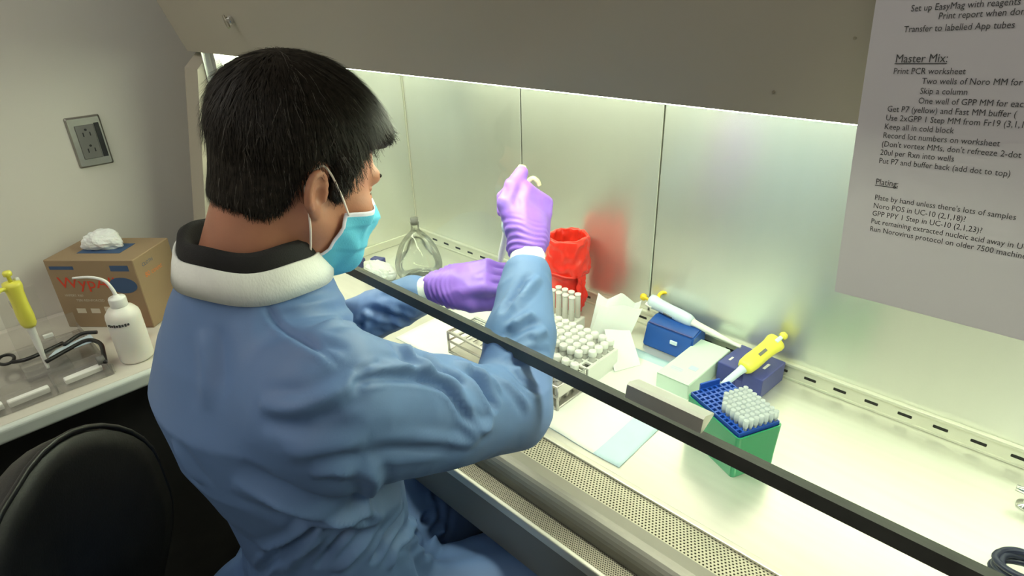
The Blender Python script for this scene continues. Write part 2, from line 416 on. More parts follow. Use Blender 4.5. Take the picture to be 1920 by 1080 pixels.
obj('trim_foot', *bx(XL, XR, -0.010, -0.001, 0.0, 0.005, 0.002), M['trim'], rt)
V, F = bx(-0.011, 0.011, -0.0012, 0.0012, -0.003, 0.003, 0.001, 1); slot0 = None
for k in range(33):
    x = 0.04 + k * 0.0533
    if slot0 is None:
        slot0 = obj('slot', V, F, M['slot'], rt, local=True); slot0.location = Vector((x, -0.0068, 0.016)) - cab.location
    else:
        c = slot0.copy(); COL.objects.link(c); c.location = Vector((x, -0.0068, 0.016)) - cab.location
# front edge of the cabinet: perforated grille, smooth elbow rest, vent strip, apron
gr = MB().add(*prism_x([(-0.458, 0.0), (-0.458, -0.02), (-0.516, -0.02), (-0.516, 0.007), (-0.487, 0.005)], XL, XR)).build('front_grille', M['grille'], cab)
prof = [(-0.516, -0.03), (-0.516, 0.008)] + [(-0.536 - 0.026 * math.sin(a), -0.016 + 0.026 * math.cos(a)) for a in np.linspace(0, math.pi / 2, 8)] + [(-0.562, -0.03)]
MB().add(*prism_x(prof, -0.08, 1.88)).build('elbow_rest', M['edge'], cab)
obj('vent_strip', *bx(-0.08, 1.88, -0.592, -0.562, -0.04, -0.026), M['ridge'], cab)
obj('apron_lip', *bx(-0.08, 1.88, -0.600, -0.592, -0.04, -0.022, 0.002), M['trim'], cab)
obj('apron', *bx(-0.08, 1.88, -0.598, -0.575, -0.125, -0.035, 0.003), M['edge'], cab)
obj('base_pan', *bx(-0.08, 1.88, -0.576, 0.10, -0.12, -0.035), M['cab'], cab)
for x0, x1 in ((-0.08, -0.004), (XR + 0.004, 1.88)):
    pr = [(0.10, -0.12), (-0.58, -0.12), (-0.598, -0.02), (-0.615, 0.20), (-0.545, 0.56), (-0.50, 0.60), (-0.50, 1.25), (0.10, 1.25)]
    n = len(pr)
    MB().add(*prism_x(pr[::-1], x0, x1)).build('side_panel', M['cab'], cab)
obj('rear_shell', *bx(-0.004, XR + 0.004, 0.012, 0.10, -0.03, 1.25), M['cab'], cab)
obj('interior_top', *bx(-0.004, XR + 0.004, -0.44, 0.012, 0.70, 0.715), M['steel'], cab)
LEAN = 0.36
fz0, fy0 = 0.594, -0.53
fprof = [(fy0, fz0), (fy0 - LEAN * 0.36, fz0 + 0.36), (fy0 - LEAN * 0.36 + 0.08, 1.25), (-0.44, 1.25), (-0.44, 0.72), (-0.512, 0.72), (-0.512, fz0)]
fas = MB().add(*prism_x(fprof[::-1], -0.08, 1.88)).build('fascia', M['cab'], cab)
# lock on the fascia
e = MB(); th = math.atan(LEAN)
c = Vector((0.255, -0.556, 0.664)); nd = Vector((0, -math.cos(th), -math.sin(th)))
e.add(*tube([c, c + nd * 0.006], 0.0075, 14)); e.add(*tube([c + nd * 0.006, c + nd * 0.011], 0.0055, 14))
lock = e.build('lock', M['chrome'], fas)
obj('key_lever', *tube([c + nd * 0.010 + Vector((-0.010, 0, 0.010)), c + nd * 0.011, c + nd * 0.011 + Vector((0.006, 0, -0.010))], [0.0025, 0.004, 0.003], 8), M['brass'], lock)
for x, z in ((1.33, 0.66), (1.27, 0.615)):
    yy = fy0 - LEAN * (z - fz0)
    obj('screw', *tube([(x, yy + 0.001, z), (x, yy - 0.001, z)], 0.0012, 8), M['brass'], fas)
# lamp: two tubes behind a diffuser just behind the fascia
lamp = obj('fluorescent_lamp', *bx(0.02, XR - 0.02, -0.468, -0.405, 0.580, 0.612, 0.006), M['lampglow'], cab)
obj('lamp_housing', *bx(0.01, XR - 0.01, -0.470, -0.395, 0.613, 0.70), M['white_p'], lamp)
# sash
def sash_y(z): return -0.570 + 0.2 * (z - 0.25)
V = [(0.004, sash_y(z) + dy, z) for z in (0.25, 0.72) for dy in (0, 0.006)] + [(XR - 0.004, sash_y(z) + dy, z) for z in (0.25, 0.72) for dy in (0, 0.006)]
F = [(0, 2, 6, 4), (1, 5, 7, 3), (0, 4, 5, 1), (2, 3, 7, 6), (0, 1, 3, 2), (4, 6, 7, 5)]
sash = obj('sash_glass', V, F, M['glass'], cab)
bar = MB().add(*prism_x([(-0.576, 0.244), (-0.564, 0.244), (-0.561, 0.259), (-0.573, 0.259)], 0.002, XR - 0.002)).build('bottom_bar', M['bar'], sash)
hz = 0.289; hy = sash_y(hz)
hx0, hx1 = 1.176, 1.270
hd = MB().add(*prism_x([(hy - 0.024, hz - 0.012), (hy - 0.001, hz - 0.002), (hy - 0.001, hz + 0.001), (hy - 0.021, hz + 0.008), (hy - 0.025, hz + 0.006), (hy - 0.028, hz - 0.010)][::-1], hx0, hx1)).build('pull_handle', M['alu'], sash)
# bright sash track bracket at the left end
mb = MB().add(*bx(0.004, 0.020, -0.515, -0.498, 0.48, 0.60, 0.002)).add(*bx(0.024, 0.030, -0.517, -0.505, 0.50, 0.595, 0.001))
mb.build('sash_track', M['chrome'], cab)
for x in (-0.03, 1.83):
    for y in (-0.50, 0.03):
        lg = obj('stand_leg', *bx(x - 0.03, x + 0.03, y - 0.03, y + 0.03, FZ + 0.02, -0.12, 0.004), M['cab'], cab)
        obj('foot', *lathe([(0.035, 0), (0.035, 0.012), (0.02, 0.02)], 16, (x, y, FZ)), M['black'], lg)
# small chrome service valve on the right of the work surface
vb = empty('service_valve', (1.556, -0.10, 0.0)); tag(vb, 'small chrome valve knob standing on the worktop near the right edge', 'valve')
obj('stem', *lathe([(0.012, 0), (0.012, 0.004), (0.005, 0.006), (0.005, 0.022)], 16), M['chrome'], vb, True, True)
obj('knob', *tube([(-0.018, 0, 0.026), (0.018, 0.0, 0.026)], [0.005, 0.006], 10), M['chrome'], vb, True, True)

# ------------------------------------------------------------------ instruction sheet on the fascia
PW, PH = 0.216, 0.290
V = []; F = []; nx, nz = 12, 16
def curl(u, v): return -0.004 * u * u - 0.003 * math.sin(3.0 * v)
for j in range(nz + 1):
    for i in range(nx + 1):
        u, v = i / nx, j / nz; V.append((u * PW, curl(u, v), v * PH))
n0 = len(V); V += [(x, y + 0.0004, z) for x, y, z in V]
for j in range(nz):
    for i in range(nx):
        a = j * (nx + 1) + i; b = a + nx + 1
        F += [(a, a + 1, b + 1, b), (n0 + a, n0 + b, n0 + b + 1, n0 + a + 1)]
ring = [i for i in range(nx + 1)] + [(j + 1) * (nx + 1) - 1 for j in range(1, nz + 1)] + [nz * (nx + 1) + i for i in range(nx - 1, -1, -1)] + [j * (nx + 1) for j in range(nz - 1, 0, -1)]
F += [(ring[k], n0 + ring[k], n0 + ring[(k + 1) % len(ring)], ring[(k + 1) % len(ring)]) for k in range(len(ring))]
sheet = obj('instruction_sheet', V, F, M['paper'])
sheet.location = (1.3665, -0.600, 0.480); sheet.rotation_euler = (0, math.radians(-4.0), math.radians(-6))
tag(sheet, 'white printed instruction sheet hanging from the cabinet front at upper right', 'paper')
LH = 0.00575
lines = [('Set up EasyMag with reagents', 0.012, 0.1990, 0), ('Print report when done', 0.028, 0.1937, 0), ('Transfer to labelled App tubes', 0.010, 0.1870, 0),
         ('Master Mix:', 0.008, 0.1690, 2), ('Print PCR worksheet', 0.008, 0.1620, 0), ('Two wells of Noro MM for each', 0.0255, 0.1560, 0),
         ('Skip a column', 0.0255, 0.1500, 0), ('One well of GPP MM for each', 0.0255, 0.1440, 0), ('Get P7 (yellow) and Fast MM buffer (', 0.008, 0.1382, 0),
         ('Use 2xGPP 1 Step MM from Fr19 (3,1,1', 0.008, 0.1324, 0), ('Keep all in cold block', 0.008, 0.1266, 0), ('Record lot numbers on worksheet', 0.008, 0.1208, 0),
         ("(Don't vortex MMs, don't refreeze 2-dot", 0.008, 0.1150, 0), ('20ul per Rxn into wells', 0.008, 0.1092, 0), ('Put P7 and buffer back (add dot to top)', 0.008, 0.1034, 0),
         ('Plating:', 0.008, 0.0885, 1), ("Plate by hand unless there's lots of samples", 0.009, 0.0775, 0), ('Noro POS in UC-10 (2,1,18)?', 0.009, 0.0715, 0),
         ('GPP PPY 1 Step in UC-10 (2,1,23)?', 0.009, 0.0658, 0), ('Put remaining extracted nucleic acid away in UC', 0.009, 0.0600, 0), ('Run Norovirus protocol on older 7500 machine (', 0.009, 0.0542, 0)]
for s, x, z, big in lines:
    size = {0: 0.0054, 1: 0.0060, 2: 0.0072}[big]
    V, F = text_mesh(s, size); V = np.array(V); V[:, 0] *= 0.86; x += 0.0095
    P = np.stack([V[:, 0] + x, np.array([curl((vx + x) / PW, (vy + z) / PH) for vx, vy in V[:, :2]]) - 0.0005, V[:, 1] + z], 1)
    # the camera-facing side of the sheet looks along -y
    if big:
        w = V[:, 0].max(); n = len(P)
        P = np.vstack([P, [[x, curl(x / PW, z / PH) - 0.0005, z - 0.0010], [x + w, curl((x + w) / PW, z / PH) - 0.0005, z - 0.0010], [x + w, curl((x + w) / PW, z / PH) - 0.0005, z - 0.0005], [x, curl(x / PW, z / PH) - 0.0005, z - 0.0005]]])
        F = F + [[n, n + 1, n + 2, n + 3]]
    obj('text_line', P, F, M['ink'], sheet, local=True)
obj('adhesive_tape', *bx(0.06, 0.15, -0.0045, -0.0038, PH - 0.015, PH + 0.010), M['clear'], sheet, local=True)

# ------------------------------------------------------------------ wall outlet
oc = (WX, -0.7342, 0.397)
ot = empty('wall_outlet', oc); tag(ot, 'metal double socket outlet plate on the wall above the counter', 'outlet')
bm = rrect(0.074, 0.120, 0.004)
V = [(0.0, y, z) for y, z in bm] + [(0.004, y * 0.99, z * 0.99) for y, z in bm] + [(0.0065, y * 0.90, z * 0.93) for y, z in bm]
n = len(bm); F = [(i, (i + 1) % n, n + (i + 1) % n, n + i) for i in range(n)] + [(n + i, n + (i + 1) % n, 2 * n + (i + 1) % n, 2 * n + i) for i in range(n)] + [tuple(range(2 * n, 3 * n))]
obj('cover_plate', V, F, M['plate'], ot, local=True)
obj('socket_body', *bx(0.006, 0.0085, -0.022, 0.018, -0.040, 0.040, 0.002), M['outlet'], ot, local=True)
obj('dark_strip', *bx(0.006, 0.0078, 0.019, 0.030, -0.040, 0.042, 0.001), M['black'], ot, local=True)  # raised black strip along one side of the socket body
for s in (-1, 1):
    mb = MB()
    mb.add(*bx(0.0084, 0.0089, -0.010, -0.0075, s * 0.019 - 0.006, s * 0.019 + 0.004)).add(*bx(0.0084, 0.0089, 0.0045, 0.007, s * 0.019 - 0.005, s * 0.019 + 0.004))
    mb.add(*tube([(0.0084, -0.0015, s * 0.019 + 0.010), (0.0089, -0.0015, s * 0.019 + 0.010)], 0.003, 8))
    mb.build('socket_holes', M['black'], ot, local=True)

# ------------------------------------------------------------------ side counter
ct = empty('side_counter', (-0.06, -1.6, FZ)); tag(ct, 'pale laminate side counter running along the left wall', 'counter')
top = obj('countertop', *bx(WX + 0.001, 0.165, -2.9, -0.64, -0.035, 0.0, 0.003), M['counter'], ct)
obj('edge_band', *bx(0.160, 0.178, -2.9, -0.64, -0.034, -0.001, 0.008, 4), M['counter_edge'], top)
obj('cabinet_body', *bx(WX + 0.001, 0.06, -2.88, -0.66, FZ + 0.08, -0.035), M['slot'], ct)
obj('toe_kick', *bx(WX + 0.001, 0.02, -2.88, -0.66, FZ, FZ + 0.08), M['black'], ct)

# wipes carton
bw, bd, bh = 0.215, 0.140, 0.175
wb = empty('wipes_box', (-0.142, -0.798, 0.0), (0, 0, math.radians(40.3)))
tag(wb, 'brown cardboard box of wipes with red and blue print on the counter', 'box')
obj('carton', *bx(-bw / 2, bw / 2, -bd / 2, bd / 2, 0, bh, 0.0015, 1), M['carton'], wb, local=True)
obj('tear_opening', *bx(-0.055, 0.050, -0.030, 0.030, bh, bh + 0.0012, 0.0004, 1), M['carton_blue'], wb, local=True)
def ctext(s, size, x, z, mat, name='printed_word', face=0, xs=1.0):
    V, F = text_mesh(s, size); V = np.array(V); V[:, 0] *= xs
    if face == 0: P = np.stack([V[:, 0] + x, np.full(len(V), -bd / 2 - 0.0005), V[:, 1] + z], 1)
    else: P = np.stack([np.full(len(V), bw / 2 + 0.0005), V[:, 0] + x, V[:, 1] + z], 1)
    return obj(name, P, F, mat, wb, local=True)
fy = -bd / 2 - 0.0006
ctext('WypAll', 0.040, -0.090, 0.105, M['carton_red'], xs=1.15)
ctext('WIPERS X60', 0.0085, -0.086, 0.083, M['carton_white'])
ctext('TERI REINFORCED', 0.0085, -0.062, 0.070, M['carton_white'])
obj('brand_bar', *bx(-0.098, -0.040, fy, fy + 0.0004, 0.152, 0.160), M['carton_blue'], wb, local=True)
obj('info_panel', *bx(0.048, 0.092, fy, fy + 0.0004, 0.148, 0.162), M['carton_blue'], wb, local=True)
el = [(0.066 + 0.034 * math.cos(a), 0.112 + 0.020 * math.sin(a)) for a in np.linspace(0, 2 * math.pi, 32, endpoint=False)]
obj('blue_swoosh', [(x, fy, z) for x, z in el], [tuple(range(32))], M['carton_blue'], wb, local=True)
ctext('CLOTH', 0.012, -0.045, 0.148, M['carton_blue'], face=1)
ctext('80 count', 0.018, -0.045, 0.120, M['carton_orange'], face=1)
for k, (x, z) in enumerate(((-0.07, 0.045), (-0.035, 0.045), (0.0, 0.05), (0.03, 0.05))):
    obj('printed_block', *bx(x, x + 0.022, fy, fy + 0.0004, z - 0.006, z + 0.006), M['carton_white'], wb, local=True)
# tissue pulled out of the carton
def crumple(name, c, s, seed, mat, parent=None, amp=0.35, n=22, power=0.8):
    V = []; F = []; f1 = Fourier(seed, 3.2, 18); f2 = Fourier(seed + 1, 7.0, 18)
    for j in range(n + 1):
        for i in range(2 * n):
            th = math.pi * j / n; ph = math.pi * i / n
            V.append((math.sin(th) * math.cos(ph), math.sin(th) * math.sin(ph), math.cos(th)))
    V = np.array(V); r = 1 + amp * (np.abs(f1(V)) ** power * np.sign(f1(V))) + amp * 0.6 * np.abs(f2(V)); V = V * r[:, None]
    V[:, 2] = np.maximum(V[:, 2], -0.55); V = V * np.array(s); V[:, 2] -= V[:, 2].min(); V = V + np.array(c)
    for j in range(n):
        for i in range(2 * n):
            a = j * 2 * n + i; b = j * 2 * n + (i + 1) % (2 * n); F.append((a, a + 2 * n, b + 2 * n, b))
    return obj(name, V, F, mat, parent, smooth=False, local=parent is not None)
crumple('wipe_sheet', (-0.012, 0.004, bh + 0.001), (0.040, 0.026, 0.026), 3, M['tissue'], wb)

# wash bottle
b = empty('wash_bottle', (0.100, -0.853, 0.0)); b.scale = (0.93, 0.93, 0.97); tag(b, 'white squeeze wash bottle with bent spout at the counter edge', 'bottle')
obj('body', *lathe([(0.0, 0.0), (0.030, 0.0), (0.034, 0.003), (0.0355, 0.008), (0.0355, 0.108), (0.034, 0.116), (0.026, 0.127), (0.0165, 0.132), (0.0155, 0.136)], 40), M['bottle'], b, True, True)
obj('cap', *lathe([(0.017, 0.132), (0.0178, 0.134), (0.0178, 0.150), (0.0165, 0.153), (0.007, 0.154), (0.006, 0.158), (0, 0.158)], 32), M['white_p'], b, True, True)
P = catmull([(0, 0, 0.153), (-0.003, -0.002, 0.172), (-0.012, -0.010, 0.192), (-0.034, -0.030, 0.200), (-0.064, -0.056, 0.198)], 8)
obj('spout', *tube(P, list(np.linspace(0.0042, 0.0026, len(P))), 10), M['white_p'], b, True, True)
mb = MB()
for k in range(9):
    a = math.radians(-75 + k * 9); cx, cy = 0.0358 * math.cos(a), 0.0358 * math.sin(a)
    mb.add(*box((cx, cy, 0.099), (0.0006, 0.0042, 0.005 + 0.0015 * (k % 2)), rot=(0, 0, a)))
mb.build('printed_mark', M['ink'], b, local=True)
# red strip holder behind the bottle
r = empty('red_holder', (-0.005, -0.835, 0.0), (0, 0, math.radians(40))); tag(r, 'small red block on the counter behind the wash bottle', 'block')
obj('block', *bx(-0.035, 0.035, -0.012, 0.012, 0, 0.030, 0.003), M['red'], r, local=True)
obj('top_groove', *bx(-0.030, 0.030, -0.004, 0.004, 0.030, 0.0305), M['slot'], r, local=True)

# ------------------------------------------------------------------ pipettes
def pipette(name, loc, rot, c_body, c_low, c_hook, label, group=None, length=0.235, hook_up=0.0):
    """built along +z with the nozzle at the origin"""
    e = empty(name, loc, rot); tag(e, label, 'pipette', group); k = length / 0.235
    V, F = lathe([(0.0, 0), (0.0028, 0), (0.0034, 0.004), (0.0045, 0.040), (0.0065, 0.060), (0.0070, 0.095), (0.0080, 0.105), (0.0095, 0.110)], 20)
    obj('shaft', np.array(V) * (1, 1, k), F, c_low, e, True, True)
    V, F = lathe([(0.0095, 0.108), (0.0125, 0.116), (0.0135, 0.135), (0.0125, 0.165), (0.0130, 0.190), (0.0150, 0.205), (0.0140, 0.212), (0.006, 0.214), (0, 0.214)], 24)
    obj('handle', np.array(V) * (1, 1.25, k), F, c_body, e, True, True)
    P = [(0.010, 0, 0.200 * k), (0.020, 0, 0.206 * k + hook_up), (0.030, 0, 0.204 * k + hook_up), (0.036, 0, 0.196 * k + hook_up)]
    V, F = tube(catmull(P, 5), 0.0042, 8); obj('finger_hook', V, F, c_hook, e, True, True)
    pl = obj('plunger', *lathe([(0.0035, 0.212 * k), (0.0035, 0.226 * k), (0.0075, 0.228 * k), (0.0080, 0.234 * k), (0.006, 0.238 * k), (0, 0.238 * k)], 18), c_hook, e, True, True)
    obj('ejector_button', *bx(-0.016, -0.008, -0.004, 0.004, 0.200 * k, 0.218 * k, 0.002), c_low, e, local=True)
    obj('volume_window', *bx(-0.0138, -0.0122, -0.003, 0.003, 0.150 * k, 0.172 * k, 0.0005), M['outlet'], e, local=True)
    return e
def aim(a, b, roll=0.0):
    """Euler that takes +z to b - a"""
    q = (Vector(b) - Vector(a)).to_track_quat('Z', 'Y'); return (q.to_matrix() @ Matrix.Rotation(roll, 3, 'Z')).to_euler()
# ------------------------------------------------------------------ the seated person
# >>> gown shape
MO = np.array([0.80, -0.86, 0.0]); PSI = math.radians(8.0)
MF = np.array([math.sin(PSI), math.cos(PSI), 0.0]); MR = np.array([math.cos(PSI), -math.sin(PSI), 0.0]); MU = np.array([0.0, 0.0, 1.0])
MA = np.stack([MR, MF, MU])                       # rows: right, forward, up
def to_local(P): return (P - MO) @ MA.T
def to_world(Q): return np.asarray(Q, float) @ MA + MO
SHR = to_world((0.165, 0.045, 0.315)); ELR = np.array([0.990, -0.590, 0.172]); SLR = np.array([0.8860, -0.4400, 0.2860]); WRR = np.array([0.8547, -0.4032, 0.3315])
SHL = to_world((-0.168, 0.045, 0.330)); ELL = np.array([0.500, -0.625, 0.100]); SLL = np.array([0.6570, -0.5000, 0.1980]); WRL = np.array([0.7120, -0.4700, 0.2270])
NK0 = to_world((0.0, 0.015, 0.385)); NKA = nrm(to_world((0.0, 0.40, 0.92)) - MO)      # neck axis
TU = np.array([-0.36, -0.22, -0.10, 0.0, 0.10, 0.20, 0.28, 0.34, 0.396, 0.437])
TC = np.array([0.055, 0.055, 0.055, 0.052, 0.044, 0.022, 0.012, 0.022, 0.031, 0.036])
TX = np.array([0.200, 0.188, 0.170, 0.162, 0.168, 0.186, 0.178, 0.146, 0.100, 0.074])
TY = np.array([0.165, 0.150, 0.122, 0.114, 0.118, 0.126, 0.122, 0.108, 0.087, 0.068])
def stack(Q, us, cf, rx, ry):
    u = Q[..., 2]; s = u.shape; uf = u.ravel()
    c = np.interp(uf, us, cf).reshape(s); a = np.interp(uf, us, rx).reshape(s); b = np.interp(uf, us, ry).reshape(s)
    d = (np.sqrt((Q[..., 0] / a) ** 2 + ((Q[..., 1] - c) / b) ** 2) - 1) * np.minimum(a, b) * 0.9
    return np.maximum(d, np.maximum(u - us[-1], us[0] - u))
def gown_sdf(P):
    Q = to_local(P)
    d = stack(Q, TU, TC, TX, TY)
    for s in (-1, 1):                             # shoulder yoke and thighs
        d = smin(d, cone(Q, (s * 0.05, 0.02, 0.322), (s * 0.155, 0.035, 0.308), 0.056, 0.068), 0.04)
        d = smin(d, cone(Q, (s * 0.085, -0.02, -0.225), (s * 0.135, 0.40, -0.235), 0.125, 0.088), 0.05)
    mid = SHR * 0.45 + ELR * 0.55
    dn = np.array([0.0, 0.0, 1.0])
    dr = smin(cone(P, SHR, mid - 0.010 * dn, 0.074, 0.062), cone(P, mid - 0.010 * dn, ELR, 0.062, 0.052), 0.02)
    dr = smin(dr, cone(P, SHR - 0.055 * dn, ELR - 0.020 * dn, 0.060, 0.046), 0.025)          # sleeve hanging below the arm
    mr = ELR * 0.5 + SLR * 0.5
    dr = smin(dr, cone(P, ELR, mr, 0.056, 0.052), 0.015); dr = smin(dr, cone(P, mr, SLR, 0.052, 0.040), 0.015)
    ml = SHL * 0.5 + ELL * 0.5
    dl = smin(cone(P, SHL, ml, 0.072, 0.066), cone(P, ml, ELL, 0.066, 0.055), 0.02)
    dl = smin(dl, cone(P, ELL, SLL, 0.055, 0.040), 0.015)
    d = smin(d, dr, 0.03); d = smin(d, dl, 0.03)
    return d
# <<< gown shape
person = None
def rho(P):
    q = P - NK0; t = q @ NKA; return np.sqrt(np.maximum((q * q).sum(-1) - t * t, 0)), t

# ---- head and body (skin)
HO = np.array([0.812, -0.757, 0.508]); HP = math.radians(24); HY = math.radians(2)
HF = np.array([math.sin(HY) * math.cos(HP), math.cos(HY) * math.cos(HP), -math.sin(HP)])
HR = np.array([math.cos(HY), -math.sin(HY), 0.0]); HU = np.cross(HR, HF)
HA = np.stack([HR, HF, HU]); HS = 0.95
def h_local(P): return (P - HO) @ HA.T / HS
def h_world(Q): return np.asarray(Q, float) * HS @ HA + HO
def face_sdf(Q):
    d = ell(Q, (0, -0.006, 0.045), (0.073, 0.092, 0.080))
    d = smin(d, ell(Q, (0, 0.030, -0.015), (0.062, 0.064, 0.085)), 0.03)
    for s in (-1, 1):
        d = smin(d, cone(Q, (s * 0.054, 0.000, -0.040), (s * 0.016, 0.076, -0.088), 0.020, 0.018), 0.025)
        d = smin(d, ell(Q, (s * 0.042, 0.066, -0.016), (0.022, 0.020, 0.018)), 0.02)
        d = smin(d, cone(Q, (s * 0.012, 0.093, 0.026), (s * 0.036, 0.084, 0.026), 0.011, 0.010), 0.014)
    d = smin(d, ell(Q, (0, 0.082, -0.092), (0.020, 0.016, 0.016)), 0.02)
    for s in (-1, 1):
        d = smax(d, -ell(Q, (s * 0.031, 0.101, 0.006), (0.016, 0.013, 0.011)), 0.010)
    d = smin(d, cone(Q, (0, 0.094, 0.014), (0, 0.116, -0.030), 0.0075, 0.0115), 0.010)
    for s in (-1, 1):
        d = smin(d, ell(Q, (s * 0.012, 0.106, -0.034), (0.009, 0.011, 0.008)), 0.006)
        d = smin(d, cone(Q, (0, 0.099, -0.058), (s * 0.020, 0.091, -0.060), 0.0055, 0.003), 0.006)
        d = smin(d, cone(Q, (0, 0.098, -0.068), (s * 0.018, 0.090, -0.066), 0.006, 0.003), 0.006)
    return d
def ear_sdf(Q, s):
    E = Q.copy(); E[..., 0] = E[..., 0] * s
    a = math.radians(24); ca, sa = math.cos(a), math.sin(a)
    E = (E - np.array([0.072, -0.008, -0.004], np.float32)) / 0.80
    x = E[..., 0] * ca + E[..., 1] * sa; y = -E[..., 0] * sa + E[..., 1] * ca        # ear swings outwards at the back
    b = math.radians(12); cb, sb = math.cos(b), math.sin(b)
    y2 = y * cb - E[..., 2] * sb * -1; z2 = E[..., 2] * cb - y * sb
    L = np.stack([x, y2, z2], -1)
    d = ell(L, (0.006, -0.012, 0.0), (0.007, 0.020, 0.033))
    an = np.linspace(-0.5, 4.2, 12); rim = [(0.011, -0.012 + 0.0175 * math.cos(t), 0.002 + 0.028 * math.sin(t)) for t in an]
    for p, q in zip(rim[:-1], rim[1:]): d = smin(d, cone(L, p, q, 0.0040, 0.0040), 0.004)
    d = smax(d, -ell(L, (0.014, -0.008, -0.003), (0.0085, 0.0095, 0.014)), 0.003)
    d = smax(d, -ell(L, (0.015, -0.013, 0.014), (0.005, 0.009, 0.009)), 0.003)
    d = smin(d, ell(L, (0.006, -0.006, -0.031), (0.006, 0.009, 0.010)), 0.006)
    d = smin(d, ell(L, (0.008, 0.004, -0.004), (0.005, 0.004, 0.007)), 0.004)
    return d * 0.80
def body_sdf(P):
    Q = h_local(P)
    d = face_sdf(Q)
    for s in (-1, 1): d = smin(d, ear_sdf(Q, s), 0.006)
    nb = h_world((0, -0.030, -0.035))
    n = cone(P, nb, NK0, 0.055, 0.057); n = smin(n, cone(P, NK0, to_world((0, 0.01, 0.30)), 0.057, 0.075), 0.02)
    n = smin(n, cone(P, h_world((0, 0.02, -0.055)), to_world((0, 0.045, 0.37)), 0.046, 0.050), 0.02)
    for s in (-1, 1): n = smin(n, cone(P, to_world((0, 0.02, 0.33)), to_world((s * 0.10, 0.02, 0.275)), 0.045, 0.045), 0.02)
    return smax(smin(d, n, 0.022), 0.27 - P[..., 2], 0.01)
lo = HO - 0.17; hi = HO + 0.17; lo[2] = 0.26
V, F = surface(body_sdf, lo, hi, 0.0032)
person = obj('person', V, F, M['skin'], smooth=True)
origin_to(person, (0.80, -0.86, FZ))
tag(person, 'seated man in a blue gown, mask and purple gloves pipetting inside the cabinet', 'person')

